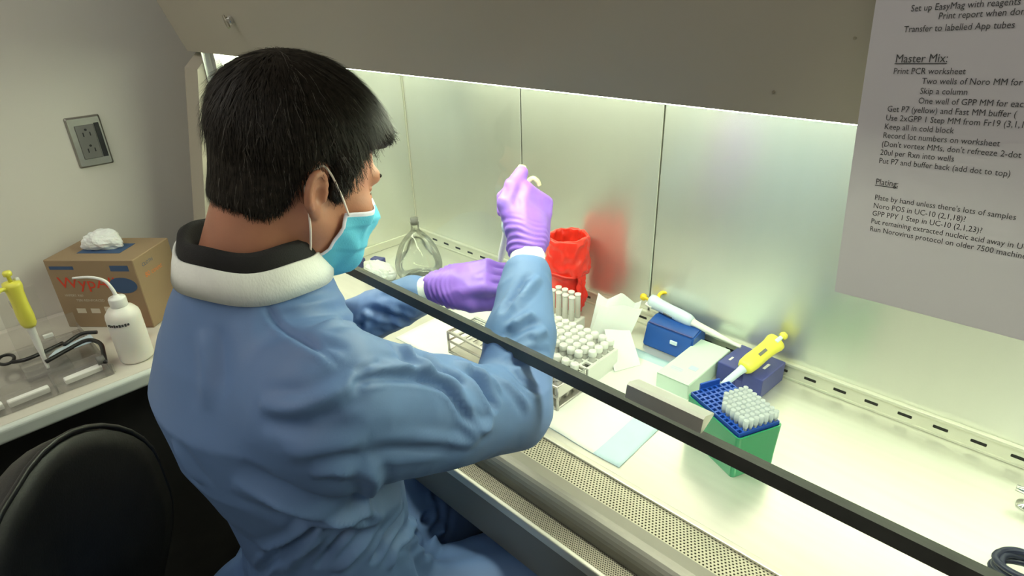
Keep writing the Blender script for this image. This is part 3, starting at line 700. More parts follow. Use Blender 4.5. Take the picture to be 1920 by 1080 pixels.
# ---- gown
FOLDS = [
    ([(0.889, -0.856, 0.413), (0.915, -0.855, 0.392), (0.980, -0.852, 0.389), (1.015, -0.844, 0.375)], -0.003, 0.005),
    ([(1.023, -0.836, 0.367), (1.014, -0.794, 0.357)], -0.003, 0.005),
    ([(0.954, -0.805, 0.383), (0.613, -0.594, 0.160), (0.640, -0.566, 0.152)], -0.007, 0.008),
    ([(0.906, -0.778, 0.366), (0.620, -0.582, 0.181), (0.648, -0.551, 0.148)], 0.006, 0.009),
    ([(0.900, -0.852, 0.402), (0.905, -0.806, 0.391), (0.859, -0.746, 0.358)], 0.004, 0.01),
    ([(0.957, -0.835, 0.391), (0.945, -0.800, 0.379), (0.956, -0.785, 0.369)], 0.004, 0.009),
    ([(0.930, -0.853, 0.389), (0.980, -0.848, 0.390), (1.001, -0.827, 0.383)], -0.003, 0.01),
    ([(1.036, -0.843, 0.351), (1.029, -0.834, 0.360), (1.024, -0.776, 0.333), (1.027, -0.734, 0.299), (1.044, -0.715, 0.253), (1.048, -0.696, 0.215)], -0.005, 0.006),
    ([(1.024, -0.823, 0.364), (1.017, -0.770, 0.337), (1.019, -0.722, 0.301), (1.043, -0.703, 0.255)], 0.005, 0.01),
    ([(1.011, -0.746, 0.324), (1.013, -0.712, 0.299), (1.026, -0.696, 0.279)], -0.005, 0.008),
    ([(1.002, -0.674, 0.284), (1.029, -0.669, 0.261), (1.041, -0.664, 0.231)], -0.008, 0.008),
    ([(0.990, -0.684, 0.293), (1.010, -0.661, 0.272), (1.028, -0.641, 0.241)], 0.006, 0.009),
    ([(0.989, -0.596, 0.239), (1.020, -0.592, 0.226), (1.034, -0.576, 0.208)], -0.004, 0.007),
    ([(1.004, -0.634, 0.255), (1.027, -0.618, 0.228), (1.043, -0.606, 0.199)], 0.004, 0.008),
    ([(0.979, -0.754, 0.343), (1.005, -0.753, 0.334), (1.016, -0.737, 0.314)], 0.007, 0.01),
    ([(0.992, -0.731, 0.324), (1.006, -0.715, 0.306)], -0.005, 0.008),
    ([(0.973, -0.914, 0.346), (1.011, -0.893, 0.351), (1.025, -0.867, 0.357), (1.028, -0.833, 0.362)], 0.006, 0.012),
    ([(0.976, -0.918, 0.335), (1.018, -0.892, 0.342), (1.034, -0.861, 0.347)], -0.004, 0.012),
    ([(1.004, -0.911, 0.309), (1.034, -0.881, 0.309), (1.044, -0.846, 0.307)], 0.004, 0.014),
    ([(0.993, -0.914, 0.328), (1.024, -0.891, 0.330), (1.040, -0.860, 0.333)], -0.003, 0.012),
    ([(1.017, -0.897, 0.280), (1.031, -0.878, 0.280), (1.033, -0.860, 0.260)], 0.005, 0.014),
    ([(0.929, -0.942, 0.247), (0.964, -0.913, 0.221), (0.984, -0.874, 0.187), (0.981, -0.841, 0.151), (0.945, -0.760, 0.084)], 0.011, 0.02),
    ([(0.982, -0.845, 0.154), (0.985, -0.827, 0.173), (1.030, -0.839, 0.239), (1.036, -0.857, 0.268)], 0.006, 0.012),
    ([(1.041, -0.853, 0.290), (1.041, -0.802, 0.261), (1.045, -0.737, 0.230)], -0.004, 0.012),
    ([(1.043, -0.794, 0.270), (1.044, -0.745, 0.237), (1.048, -0.696, 0.210)], 0.004, 0.01),
    ([(1.045, -0.721, 0.248), (1.048, -0.700, 0.228), (1.046, -0.677, 0.222)], 0.005, 0.01),
    ([(0.874, -0.927, 0.075), (0.970, -0.887, 0.158), (0.981, -0.837, 0.146), (0.756, -0.626, -0.133)], -0.008, 0.007),
    ([(0.885, -0.927, 0.098), (0.975, -0.887, 0.175), (0.983, -0.841, 0.163)], 0.005, 0.01),
    ([(0.832, -0.924, 0.000), (0.911, -0.916, 0.097), (0.955, -0.898, 0.140)], -0.007, 0.008),
    ([(0.899, -0.916, 0.050), (0.945, -0.898, 0.114), (0.970, -0.878, 0.142)], 0.006, 0.01),
    ([(0.945, -0.889, 0.072), (0.969, -0.865, 0.115), (0.978, -0.838, 0.131)], -0.007, 0.008),
    ([(0.957, -0.872, 0.062), (0.971, -0.845, 0.088), (0.973, -0.811, 0.105)], 0.007, 0.01),
    ([(0.971, -0.828, 0.051), (0.968, -0.798, 0.073), (0.937, -0.750, 0.067)], -0.009, 0.009),
    ([(0.968, -0.806, 0.017), (0.951, -0.766, 0.028), (0.777, -0.623, -0.145)], 0.008, 0.01),
    ([(0.952, -0.766, -0.008), (0.796, -0.625, -0.161), (0.766, -0.569, -0.145)], -0.01, 0.009),
    ([(0.928, -0.728, -0.082), (0.813, -0.613, -0.190), (0.784, -0.569, -0.157)], 0.009, 0.01),
    ([(0.959, -0.565, 0.258), (0.973, -0.514, 0.273)], -0.006, 0.008),
    ([(0.955, -0.554, 0.267), (0.964, -0.511, 0.278)], 0.006, 0.01),
    ([(0.929, -0.541, 0.278), (0.922, -0.506, 0.294), (0.914, -0.463, 0.312)], -0.006, 0.007),
    ([(0.939, -0.531, 0.283), (0.933, -0.491, 0.296), (0.925, -0.453, 0.306)], 0.005, 0.009),
    ([(0.984, -0.540, 0.257), (0.985, -0.507, 0.259)], 0.005, 0.009),
    ([(0.987, -0.600, 0.240), (0.995, -0.559, 0.244), (1.000, -0.517, 0.232)], -0.005, 0.009),
    ([(0.624, -0.553, 0.212), (0.690, -0.517, 0.214)], -0.004, 0.01),
    ([(0.615, -0.576, 0.193), (0.658, -0.554, 0.179), (0.675, -0.512, 0.162)], -0.006, 0.01),
    ([(0.656, -0.549, 0.202), (0.659, -0.537, 0.153)], 0.006, 0.01),
    ([(0.857, -0.912, 0.387), (0.881, -0.925, 0.356), (0.899, -0.940, 0.317)], 0.003, 0.014),
    ([(0.867, -0.901, 0.394), (0.892, -0.910, 0.369), (0.915, -0.926, 0.334)], -0.002, 0.014),
    ([(0.851, -0.969, 0.271), (0.876, -0.962, 0.217)], 0.004, 0.014),
]
def gown_disp(X, N):
    out = np.zeros(len(X))
    for pts, amp, wid in FOLDS:
        P = np.array(pts, float); wid = wid * 0.8
        for _ in range(3):
            g = grad(gown_sdf, P, 0.003); P = P - gown_sdf(P)[:, None] * g / np.maximum((g * g).sum(1), 0.2)[:, None]
        P = catmull(P, 5) if len(P) > 2 else P
        near = np.where(((X > P.min(0) - 3 * wid) & (X < P.max(0) + 3 * wid)).all(1))[0]
        if len(near) == 0: continue
        d, t = seg_dist(X[near], P); env = np.clip(np.minimum(t, 1 - t) * 4, 0, 1) ** 0.7
        out[near] += 1.2 * amp * env * (np.exp(-(d / wid) ** 1.25) - 0.40 * np.exp(-((d - 1.7 * wid) / (0.8 * wid)) ** 2)) * 1.25
    return out
V, F = surface(gown_sdf, (0.40, -1.08, -0.42), (1.12, -0.33, 0.46), 0.0041)
Nn = grad(gown_sdf, V, 0.004); Nn /= np.linalg.norm(Nn, axis=1)[:, None]
n1 = Fourier(11, 14, 16, (1, 1, 0.7)); n2 = Fourier(12, 34, 20, (1, 1, 0.6))
def sharp(x): return 1 - 2 * np.abs(np.tanh(2.2 * x))           # soft creases
amp = 0.0022 * n1(V) + 0.0011 * sharp(n2(V))
arm = np.minimum(cone(V, ELR, SLR, 0.0, 0.0), np.minimum(cone(V, SHR, ELR, 0, 0), cone(V, ELL, SLL, 0, 0)))
n3 = Fourier(14, 46, 20); amp += np.clip(1.2 - arm / 0.09, 0, 1) * 0.0017 * sharp(n3(V))
low = np.clip((0.02 - V[:, 2]) / 0.10, 0, 1)
Ql = to_local(V); ang = np.arctan2(Ql[:, 0], -Ql[:, 1]); amp += low * 0.007 * np.sin(ang * 17 + 2.2 * np.sin(ang * 3) + V[:, 2] * 9)
amp += gown_disp(V, Nn)
V = V + Nn * amp[:, None]
gown = obj('gown', V, F, M['gown'], person, smooth=True)
gown['label'] = 'pale blue fluid resistant gown'
def ring(profile, n=72):
    """closed band swept round the neckline; profile in (radial offset, height)"""
    V = []; F = []; m = len(profile)
    for k in range(n):
        a = 2 * math.pi * k / n; ca, sa = math.cos(a), math.sin(a)
        for dr_, dh in profile:
            rx, ry = 0.082 + dr_, 0.076 + dr_; r_, f_ = 0.004 + rx * ca, 0.035 + ry * sa
            V.append(to_world((r_, f_, 0.432 - 0.11 * (f_ - 0.035) - 0.04 * r_ + dh + 0.002 * math.sin(5 * a))))
    for k in range(n):
        for q in range(m): F.append((k * m + q, ((k + 1) % n) * m + q, ((k + 1) % n) * m + (q + 1) % m, k * m + (q + 1) % m))
    return V, F
nbd = obj('neck_band', *ring([(0.0115, -0.022), (0.0065, -0.004), (0.0015, 0.011), (-0.0010, 0.0115), (-0.0025, 0.009), (0.002, -0.019)]), M['knit'], gown, smooth=True); nbd['label'] = 'white neck band'
obj('shirt_collar', *ring([(-0.003, -0.010), (-0.002, 0.013), (-0.006, 0.026), (-0.013, 0.030), (-0.018, 0.024), (-0.022, 0.012), (-0.036, 0.004), (-0.036, -0.012)]), M['shirt'], person, smooth=True)
# trousers and shoes under the gown
TR = []
def trouser_sdf(P):
    Q = to_local(P); d = None
    for s in (-1, 1):
        a = smin(cone(Q, (s * 0.085, -0.02, -0.235), (s * 0.135, 0.40, -0.24), 0.095, 0.066), cone(Q, (s * 0.135, 0.40, -0.24), (s * 0.13, 0.36, -0.58), 0.064, 0.048), 0.03)
        d = a if d is None else smin(d, a, 0.04)
    return d
V, F = surface(trouser_sdf, (0.5, -1.02, -0.66), (1.12, -0.3, -0.12), 0.012); obj('trousers', V, F, M['trouser'], person, smooth=True)
for s in (-1, 1):
    def shoe_sdf(P, s=s):
        Q = to_local(P); d = smin(cone(Q, (s * 0.13, 0.34, -0.60), (s * 0.15, 0.52, -0.625), 0.042, 0.034), cone(Q, (s * 0.13, 0.36, -0.58), (s * 0.13, 0.36, -0.62), 0.042, 0.04), 0.02)
        return smax(d, -0.648 - Q[..., 2], 0.006)
    c = to_world((s * 0.13, 0.43, -0.60)); V, F = surface(shoe_sdf, c - 0.17, c + 0.17, 0.008); obj('shoe', V, F, M['black'], person, smooth=True)

# ---- hair
def hairline(Q):
    f, u = Q[..., 1], Q[..., 2]
    uh = np.interp(f.ravel(), [-0.13, -0.085, -0.055, -0.036, -0.026, -0.016, 0.004, 0.010, 0.026, 0.036, 0.054, 0.075, 0.12],
                   [-0.040, -0.048, -0.050, -0.034, 0.010, 0.030, 0.030, -0.012, -0.014, 0.030, 0.060, 0.074, 0.080]).reshape(f.shape)
    return u - uh
def hair_sdf(P):
    Q = h_local(P); l = hairline(Q)
    th = 0.0095 * np.clip((l + 0.004) / 0.045, 0, 1) ** 0.6 + 0.0015
    top = np.clip((Q[..., 2] - 0.02) / 0.08, 0, 1); fr = np.clip((Q[..., 1] - 0.05) / 0.05, 0, 1)
    th = th + 0.012 * top + 0.006 * fr * np.clip(l / 0.02, 0, 1)
    d = ell(Q, (0, -0.006, 0.045), (0.073, 0.092, 0.080)); d = smin(d, ell(Q, (0, 0.030, -0.015), (0.062, 0.064, 0.085)), 0.03)
    nk = cone(P, h_world((0, -0.030, -0.035)), NK0, 0.055, 0.057); d = smin(d, nk, 0.022)
    d = smax(d - th, -l * 0.8, 0.008)
    return smin(d, ell(Q, (0.006, 0.082, 0.080), (0.050, 0.020, 0.022)), 0.012)
V, F = surface(hair_sdf, HO - 0.15, HO + 0.16, 0.0036)
Nh = grad(hair_sdf, V, 0.002); Nh /= np.linalg.norm(Nh, axis=1)[:, None]
Q = h_local(V); hl = hairline(Q)
Vs = V + Nh * (0.0012 * sharp(Fourier(21, 240, 20, (1, 1, 0.25))(Q)))[:, None]
keep = np.where((hl > -0.003))[0]; NS = 19000
rid = rng.choice(keep, NS); R0 = V[rid] + rng.normal(0, 0.0012, (NS, 3)); Nr = Nh[rid]; Qr = h_local(R0)
crown = np.array([0.012, -0.055, 0.125])
fl = (Qr - crown); fl = fl @ HA * HS; fl /= np.linalg.norm(fl, axis=1)[:, None]
fl[:, 2] -= 0.35 * (Qr[:, 2] < 0.08)
side = np.clip((Qr[:, 1] - 0.0) / 0.05, 0, 1) * (Qr[:, 2] < 0.07); fl += side[:, None] * (HF * 0.15 - HU * 0.25)
fl += rng.normal(0, 0.16, (NS, 3)); fl -= (fl * Nr).sum(1)[:, None] * Nr; fl /= np.linalg.norm(fl, axis=1)[:, None] + 1e-9
hlr = hairline(Qr)
ln = np.clip(0.010 + 0.40 * hlr, 0.008, 0.034) * rng.uniform(0.7, 1.15, NS) + 0.004 * np.clip((Qr[:, 1] - 0.06) / 0.03, 0, 1) * np.clip(hlr / 0.02, 0, 1)
wd = np.cross(fl, Nr); wd /= np.linalg.norm(wd, axis=1)[:, None] + 1e-9
KS = 4; pts = []
for k in range(KS + 1):
    t = k / KS
    p = R0 - Nr * 0.001 + fl * (ln * t)[:, None] + Nr * (ln * (0.11 * t * (1 - 0.6 * t)))[:, None] * rng.uniform(0.5, 1.4, (NS, 1))
    p = p + wd * (rng.normal(0, 0.06, NS) * ln * t * t)[:, None]
    d = hair_sdf(p); push = np.clip(0.0006 + 0.0012 * t - d, 0, 0.02); g = Nr
    p = p + g * push[:, None] * 0.9
    p[:, 2] -= 0.10 * ln * t * t
    pts.append(p)
HV = []; HFc = []; HM = []
w0 = 0.00055; grey = rng.uniform(size=NS) < (0.04 + 0.6 * np.clip((Qr[:, 1] + 0.005) / 0.03, 0, 1) * np.clip((0.075 - Qr[:, 2]) / 0.04, 0, 1))
A = np.stack([np.stack([pts[k] - wd * w0 * (1 - 0.75 * k / KS), pts[k] + wd * w0 * (1 - 0.75 * k / KS)], 1) for k in range(KS + 1)], 1)   # NS,KS+1,2,3
HV = A.reshape(-1, 3); base = (np.arange(NS) * (KS + 1) * 2)[:, None]
HFc = np.concatenate([np.stack([base[:, 0] + 2 * k, base[:, 0] + 2 * k + 1, base[:, 0] + 2 * k + 3, base[:, 0] + 2 * k + 2], 1) for k in range(KS)])
HM = np.tile(grey.astype(int), KS)
allV = np.vstack([Vs, HV]); allF = np.vstack([F, HFc + len(Vs)]); allM = np.concatenate([np.zeros(len(F), int), HM])
hair = obj('hair', allV, allF, None, person, smooth=True, mats=[M['hair'], M['hair_grey']], fm=allM); hair['label'] = 'short dark brown hair, greying at the temple'
# eyes and brows
for s in (-1, 1):
    V, F = surface(lambda P, s=s: ell(h_local(P), (s * 0.031, 0.0765, 0.006), (0.0118, 0.0118, 0.0118)), h_world((s * 0.031, 0.0865, 0.006)) - 0.02, h_world((s * 0.031, 0.0865, 0.006)) + 0.02, 0.0025)
    ey = obj('eye', V, F, M['eyewhite'], person, smooth=True)
    V, F = surface(lambda P, s=s: ell(h_local(P), (s * 0.031, 0.0875, 0.002), (0.0055, 0.0018, 0.0055)), h_world((s * 0.031, 0.0975, 0.003)) - 0.01, h_world((s * 0.031, 0.0975, 0.003)) + 0.01, 0.0012)
    obj('iris', V, F, M['iris'], ey, smooth=True)
    V, F = surface(lambda P, s=s: cone(h_local(P), (s * 0.014, 0.1020, 0.026), (s * 0.042, 0.0905, 0.029), 0.0040, 0.0028), h_world((s * 0.028, 0.098, 0.028)) - 0.03, h_world((s * 0.028, 0.098, 0.028)) + 0.03, 0.0018)
    obj('eyebrow', V, F, M['hair'], person, smooth=True)
    V, F = surface(lambda P, s=s: cone(h_local(P), (s * 0.022, 0.0855, 0.0115), (s * 0.041, 0.0785, 0.0095), 0.0060, 0.0050), h_world((s * 0.031, 0.096, 0.01)) - 0.025, h_world((s * 0.031, 0.096, 0.01)) + 0.025, 0.0016)
    obj('eyelid', V, F, M['skin'], person, smooth=True)

# ---- surgical mask
na, nb2 = 48, 34; AM = math.radians(74); RR = np.zeros((nb2 + 1, na + 1)); UU = np.zeros_like(RR)
for j in range(nb2 + 1):
    b = j / nb2
    for i in range(na + 1):
        a = -1 + 2 * i / na
        ut = -0.004 - 0.020 * abs(a) ** 1.3; ub = -0.124 + 0.012 * abs(a) ** 1.5; UU[j, i] = ut + (ub - ut) * b
al = (np.linspace(-1, 1, na + 1) * AM)[None, :] * np.linspace(0.93, 1.16, nb2 + 1)[:, None]
Rm = np.full(RR.shape, 0.16)
for _ in range(60):
    Qm = np.stack([Rm * np.sin(al), 0.012 + Rm * np.cos(al), UU], -1); d = face_sdf(Qm) - 0.0045; Rm = np.maximum(Rm - np.clip(d, -0.004, 0.02) * 0.9, 0.045)
for _ in range(10):                                   # cloth bridges hollows
    S = Rm.copy(); S[1:-1, :] = (Rm[:-2] + Rm[2:]) / 2; S[:, 1:-1] = (S[:, 1:-1] * 2 + S[:, :-2] + S[:, 2:]) / 4; Rm = np.maximum(S, Rm - 0.0006)
bb = np.linspace(0, 1, nb2 + 1)[:, None]; cen = np.cos(al / AM * 1.2) 
Rm = Rm + cen * 0.010 * np.sin(np.clip(bb, 0, 1) * math.pi) + 0.0030 * cen * (np.mod(bb * 3.2 + 0.25, 1.0) - 0.5)
Rm += 0.0022 * np.sin(al * 9 + bb * 14) * (np.abs(al / AM) > 0.55) * np.sin(bb * math.pi)
Qm = np.stack([Rm * np.sin(al), 0.012 + Rm * np.cos(al), UU], -1).reshape(-1, 3); Nm = np.stack([np.sin(al), np.cos(al), 0 * al], -1).reshape(-1, 3)
n0 = len(Qm); Vm = np.vstack([h_world(Qm), h_world(Qm - Nm * 0.0016)]); Fm = []; mm = []
for j in range(nb2):
    for i in range(na):
        a = j * (na + 1) + i; c = a + na + 1
        Fm += [(a, c, c + 1, a + 1), (n0 + a, n0 + a + 1, n0 + c + 1, n0 + c)]
        wh = 1 if (j < 2 or i < 1 or i >= na - 1) else 0; mm += [wh, 1]
rg = [i for i in range(na + 1)] + [(j + 1) * (na + 1) - 1 for j in range(1, nb2 + 1)] + [nb2 * (na + 1) + i for i in range(na - 1, -1, -1)] + [j * (na + 1) for j in range(nb2 - 1, 0, -1)]
for k in range(len(rg)): Fm.append((rg[k], rg[(k + 1) % len(rg)], n0 + rg[(k + 1) % len(rg)], n0 + rg[k])); mm.append(1)
mask = obj('face_mask', Vm, Fm, None, person, smooth=True, mats=[M['mask'], M['mask_white']], fm=mm); mask['label'] = 'blue pleated surgical mask'
G = Qm.reshape(nb2 + 1, na + 1, 3)
for s in (-1, 1):
    col = na - 1 if s > 0 else 1
    top, bot = G[1, col] + np.array([s * 0.001, 0, 0]), G[nb2 - 2, col] + np.array([s * 0.001, 0, 0])
    e1 = np.array([s * 0.0765, 0.000, 0.021]); e2 = np.array([s * 0.074, -0.012, 0.024]); e3 = np.array([s * 0.070, -0.022, 0.0]); e4 = np.array([s * 0.0715, -0.012, -0.028])
    lp = np.array(catmull([top, (top + e1) / 2 + np.array([s * 0.004, 0, 0]), e1, e2, e3, e4, (bot + e4) / 2 + np.array([s * 0.006, 0, 0]), bot], 6))
    for _ in range(6):
        d = face_sdf(lp); lp = lp + grad(face_sdf, lp, 0.002) * np.clip(0.0022 - d, 0, 0.01)[:, None]
    obj('ear_loop', *tube([h_world(p) for p in lp], 0.0013, 8), M['loop'], mask, smooth=True)

# ---- gloves and knit cuffs
def frame(w, s):
    w = nrm(w); s = np.asarray(s, float); s = nrm(s - w * (s @ w)); return w, s
def rbox(Q, c, h, r):
    q = np.abs(Q - np.asarray(c, np.float32)) - np.asarray(h, np.float32)
    return np.sqrt((np.maximum(q, 0) ** 2).sum(-1)) + np.minimum(q.max(-1), 0) - r
def make_glove(name, WR, w, s, n, fingers, thumb, sleeve_end, side, label):
    A3 = np.stack([w, s, n])
    def f(P):
        Q = (P - WR) @ A3.T
        d = rbox(Q, (0.046, 0.0, 0.0), (0.034, 0.026, 0.004), 0.013)
        d = smin(d, cone(Q, (-0.012, 0, -0.002), (0.02, 0, -0.002), 0.0315, 0.028), 0.02)
        d = smin(d, ell(Q, (0.030, 0.022, -0.010), (0.030, 0.018, 0.016)), 0.012)
        fd = None
        for ch, r0 in fingers:
            g = None
            for i in range(len(ch) - 1):
                c_ = cone(Q, ch[i], ch[i + 1], r0 * (1 - 0.10 * i), r0 * (1 - 0.10 * (i + 1))); g = c_ if g is None else smin(g, c_, 0.003)
            fd = g if fd is None else smin(fd, g, 0.0025)
        d = smin(d, fd, 0.007)
        g = None
        for i in range(len(thumb) - 1):
            c_ = cone(Q, thumb[i][:3], thumb[i + 1][:3], thumb[i][3], thumb[i + 1][3]); g = c_ if g is None else smin(g, c_, 0.004)
        d = smin(d, g, 0.010)
        return d
    V, F = surface(f, WR + w * 0.05 - 0.125, WR + w * 0.05 + 0.125, 0.0024)
    N = grad(f, V, 0.002); N /= np.linalg.norm(N, axis=1)[:, None] + 1e-9
    Q = (V - WR) @ A3.T
    am = 0.0007 * sharp(Fourier(31, 90, 20, (1, 1, 1))(V)) + 0.0011 * np.clip((0.03 - Q[:, 0]) / 0.03, 0, 1) * np.sin(Q[:, 0] * 700 + 3 * np.sin(Q[:, 1] * 90))
    o = obj(name, V + N * am[:, None], F, M['glove'], person, smooth=True); o['label'] = label
    return f
def cuff(a, b, r0, r1):
    ax = nrm(b - a); P = [a + (b - a) * t for t in np.linspace(0, 1, 10)]
    rs = [(r0 + (r1 - r0) * t) * (1 + 0.03 * math.sin(t * 22)) for t in np.linspace(0, 1, 10)]
    obj('knit_cuff', *tube(P, rs, 28), M['knit'], person, smooth=True)['label'] = 'white knitted cuff'
# right hand: closed round the pipette, thumb on the plunger
wR = nrm(WRR - ELR) * 0.8 + nrm(np.array([-0.0167, 0.0391, 0.0574])) * 0.5
up = nrm([0.236, 0.10, 0.967]); wR, sR = frame(wR, up); nR = np.cross(wR, sR)
ra = math.radians(52); sR, nR = sR * math.cos(ra) - nR * math.sin(ra), nR * math.cos(ra) + sR * math.sin(ra)
def grip(k): 
    fs = []
    for b_, L, r_ in ((0.027, 0.95, 0.0105), (0.0092, 1.05, 0.0108), (-0.0085, 1.0, 0.0103), (-0.0255, 0.82, 0.0092)):
        fs.append(([(0.080, b_, 0.001), (0.080 + 0.022 * L, b_, -0.024 * L), (0.080 + 0.004 * L, b_ * 0.95, -0.054 * L), (0.080 - 0.030 * L, b_ * 0.9, -0.050 * L)], r_))
    return fs
A3 = np.stack([wR, sR, nR]); tt = A3 @ (np.array([0.8075, -0.3665, 0.427]) - WRR)
thumbR = [(0.018, 0.026, -0.010, 0.0165), (0.048, 0.046, -0.016, 0.0145), (0.5 * (0.048 + tt[0]) + 0.002, 0.5 * (0.046 + tt[1]) + 0.004, 0.5 * (-0.016 + tt[2]), 0.0130), (tt[0], tt[1], tt[2], 0.0115)]
make_glove('glove', WRR, wR, sR, nR, grip(0), thumbR, SLR, 1, 'purple glove gripping a pipette, thumb raised')
cuff(SLR - nrm(WRR - SLR) * 0.02, WRR + wR * 0.000, 0.0325, 0.0255)
# left hand: palm down, pinching a small tube
wL = nrm(np.array([0.097, 0.061, 0.030])); nL0 = np.array([0.10, -0.45, 0.90]); wL, nL = frame(wL, nL0); sL = np.cross(wL, nL)
fingL = []
for b_, L, r_ in ((0.027, 0.95, 0.0105), (0.0092, 1.05, 0.0108), (-0.0085, 1.0, 0.0103), (-0.0255, 0.82, 0.0092)):
    fingL.append(([(0.080, b_, 0.004), (0.080 + 0.036 * L, b_, 0.002 - 0.012 * L), (0.080 + 0.050 * L, b_ * 0.9, -0.034 * L), (0.080 + 0.038 * L, b_ * 0.85, -0.052 * L)], r_))
thumbL = [(0.018, 0.026, -0.008, 0.0175), (0.050, 0.038, -0.016, 0.0150), (0.085, 0.034, -0.028, 0.0130), (0.112, 0.022, -0.042, 0.0110)]
make_glove('glove', WRL, wL, sL, nL, fingL, thumbL, SLL, -1, 'purple glove reaching towards the other hand')
cuff(SLL - nrm(WRL - SLL) * 0.02, WRL + wL * 0.000, 0.0345, 0.0255)
# pipette in the right hand, sample tube in the left
pip_top = np.array([0.7890, -0.3440, 0.4285]); pip_tip = pip_top - up * 0.227
hx_ = np.array([0.72, 0.69, -0.03]); hx_ = nrm(hx_ - up * (hx_ @ up)); hy_ = np.cross(up, hx_)
prot = Matrix((hx_, hy_, up)).transposed().to_euler()
pp = pipette('pipette', pip_tip, prot, M['pale_blue'], M['white_p'], M['yellow_pale'], 'pipette with pale yellow finger hook gripped in the raised purple glove', length=0.227, hook_up=0.012)
th = WRL + wL * 0.118 + sL * 0.012 - nL * 0.060
st = empty('sample_tube', th - np.array([0, 0, 0.03])); tag(st, 'small clear sample tube pinched in the lower purple glove', 'tube')
obj('body', *lathe([(0, 0), (0.002, 0.0), (0.0052, 0.018), (0.0054, 0.040)], 16), M['tubeclear'], st, True, True)
obj('rim', *lathe([(0.0054, 0.036), (0.0066, 0.037), (0.0066, 0.040), (0.0048, 0.040)], 16), M['white_p'], st, True, True)

# ------------------------------------------------------------------ chair
CF = nrm([0.5, 0.85, 0]); CR = np.array([CF[1], -CF[0], 0.0]); CC = np.array([0.80, -0.885, 0.0])
chair = empty('lab_chair', (CC[0], CC[1], FZ), (0, 0, -math.atan2(CF[0], CF[1]))); tag(chair, 'black padded swivel chair the man in the gown sits on', 'chair')
sz = -0.412 - FZ            # seat underside height above the floor, local
V, F = prism_z(rrect(0.48, 0.46, 0.10, 6), sz, sz + 0.055)
bm = bmesh.new(); vs = [bm.verts.new(v) for v in V]; [bm.faces.new([vs[i] for i in f]) for f in F]
bmesh.ops.bevel(bm, geom=[e for e in bm.edges if abs(e.verts[0].co.z - e.verts[1].co.z) < 1e-4], offset=0.018, segments=3, affect='EDGES'); bm.verts.index_update()
obj('seat', *bm_out(bm), M['chairfab'], chair, True, True)
# curved padded backrest with a piped rim
def back_pt(u, v, off):
    hw = 0.245; x = hw * u; top = 0.178; bot = -0.245; z = bot + (top - bot) * v
    y = -0.275 + 0.055 * u * u - 0.03 * math.sin(v * math.pi) * (1 - u * u) + off
    return (x, y, z - FZ)
out2 = rrect(2.0, 2.0, 0.85, 10); npt = len(out2); V = []; F = []
lev = [(0.0, -0.030), (0.86, -0.030), (0.97, -0.022), (1.0, 0.0), (0.97, 0.022), (0.86, 0.030), (0.0, 0.030)]
for rr, off in lev:
    for x, y in out2: V.append(back_pt(x * max(rr, 0.001), 0.5 + 0.5 * y * max(rr, 0.001), off))
for i in range(len(lev) - 1):
    for k in range(npt): F.append((i * npt + k, i * npt + (k + 1) % npt, (i + 1) * npt + (k + 1) % npt, (i + 1) * npt + k))
br = obj('backrest', V, F, M['chairfab'], chair, True, True)
obj('piping', *tube([back_pt(x * 1.005, 0.5 + 0.5025 * y, 0.012) for x, y in out2], 0.0045, 8, closed=True), M['black'], br, True, True)
obj('back_support', *tube(catmull([(0, 0.02, sz - 0.01), (0, -0.26, sz - 0.005), (0, -0.335, sz + 0.09), (0, -0.325, sz + 0.26)], 8), 0.018, 10), M['black'], chair, True, True)
obj('gas_column', *lathe([(0.028, 0.06), (0.028, 0.26), (0.020, 0.262), (0.020, sz)], 20), M['black'], chair, True, True)
fr = obj('foot_ring', *tube([(0.21 * math.cos(a), 0.21 * math.sin(a), 0.20) for a in np.linspace(0, 2 * math.pi, 36, endpoint=False)], 0.010, 10, closed=True), M['alu'], chair, True, True)
for k in range(3):
    a = 2 * math.pi * k / 3; obj('ring_spoke', *tube([(0.02 * math.cos(a), 0.02 * math.sin(a), 0.20), (0.205 * math.cos(a), 0.205 * math.sin(a), 0.20)], 0.007, 8), M['alu'], fr, True, True)
for k in range(5):
    a = 2 * math.pi * k / 5 + 0.3; d = (math.cos(a), math.sin(a))
    sp = obj('base_spoke', *tube([(0.02 * d[0], 0.02 * d[1], 0.085), (0.27 * d[0], 0.27 * d[1], 0.066)], [0.024, 0.014], 10), M['black'], chair, True, True)
    obj('caster', *tube([(0.27 * d[0] - 0.018 * d[1], 0.27 * d[1] + 0.018 * d[0], 0.027), (0.27 * d[0] + 0.018 * d[1], 0.27 * d[1] - 0.018 * d[0], 0.027)], 0.027, 16), M['black'], sp, True, True)

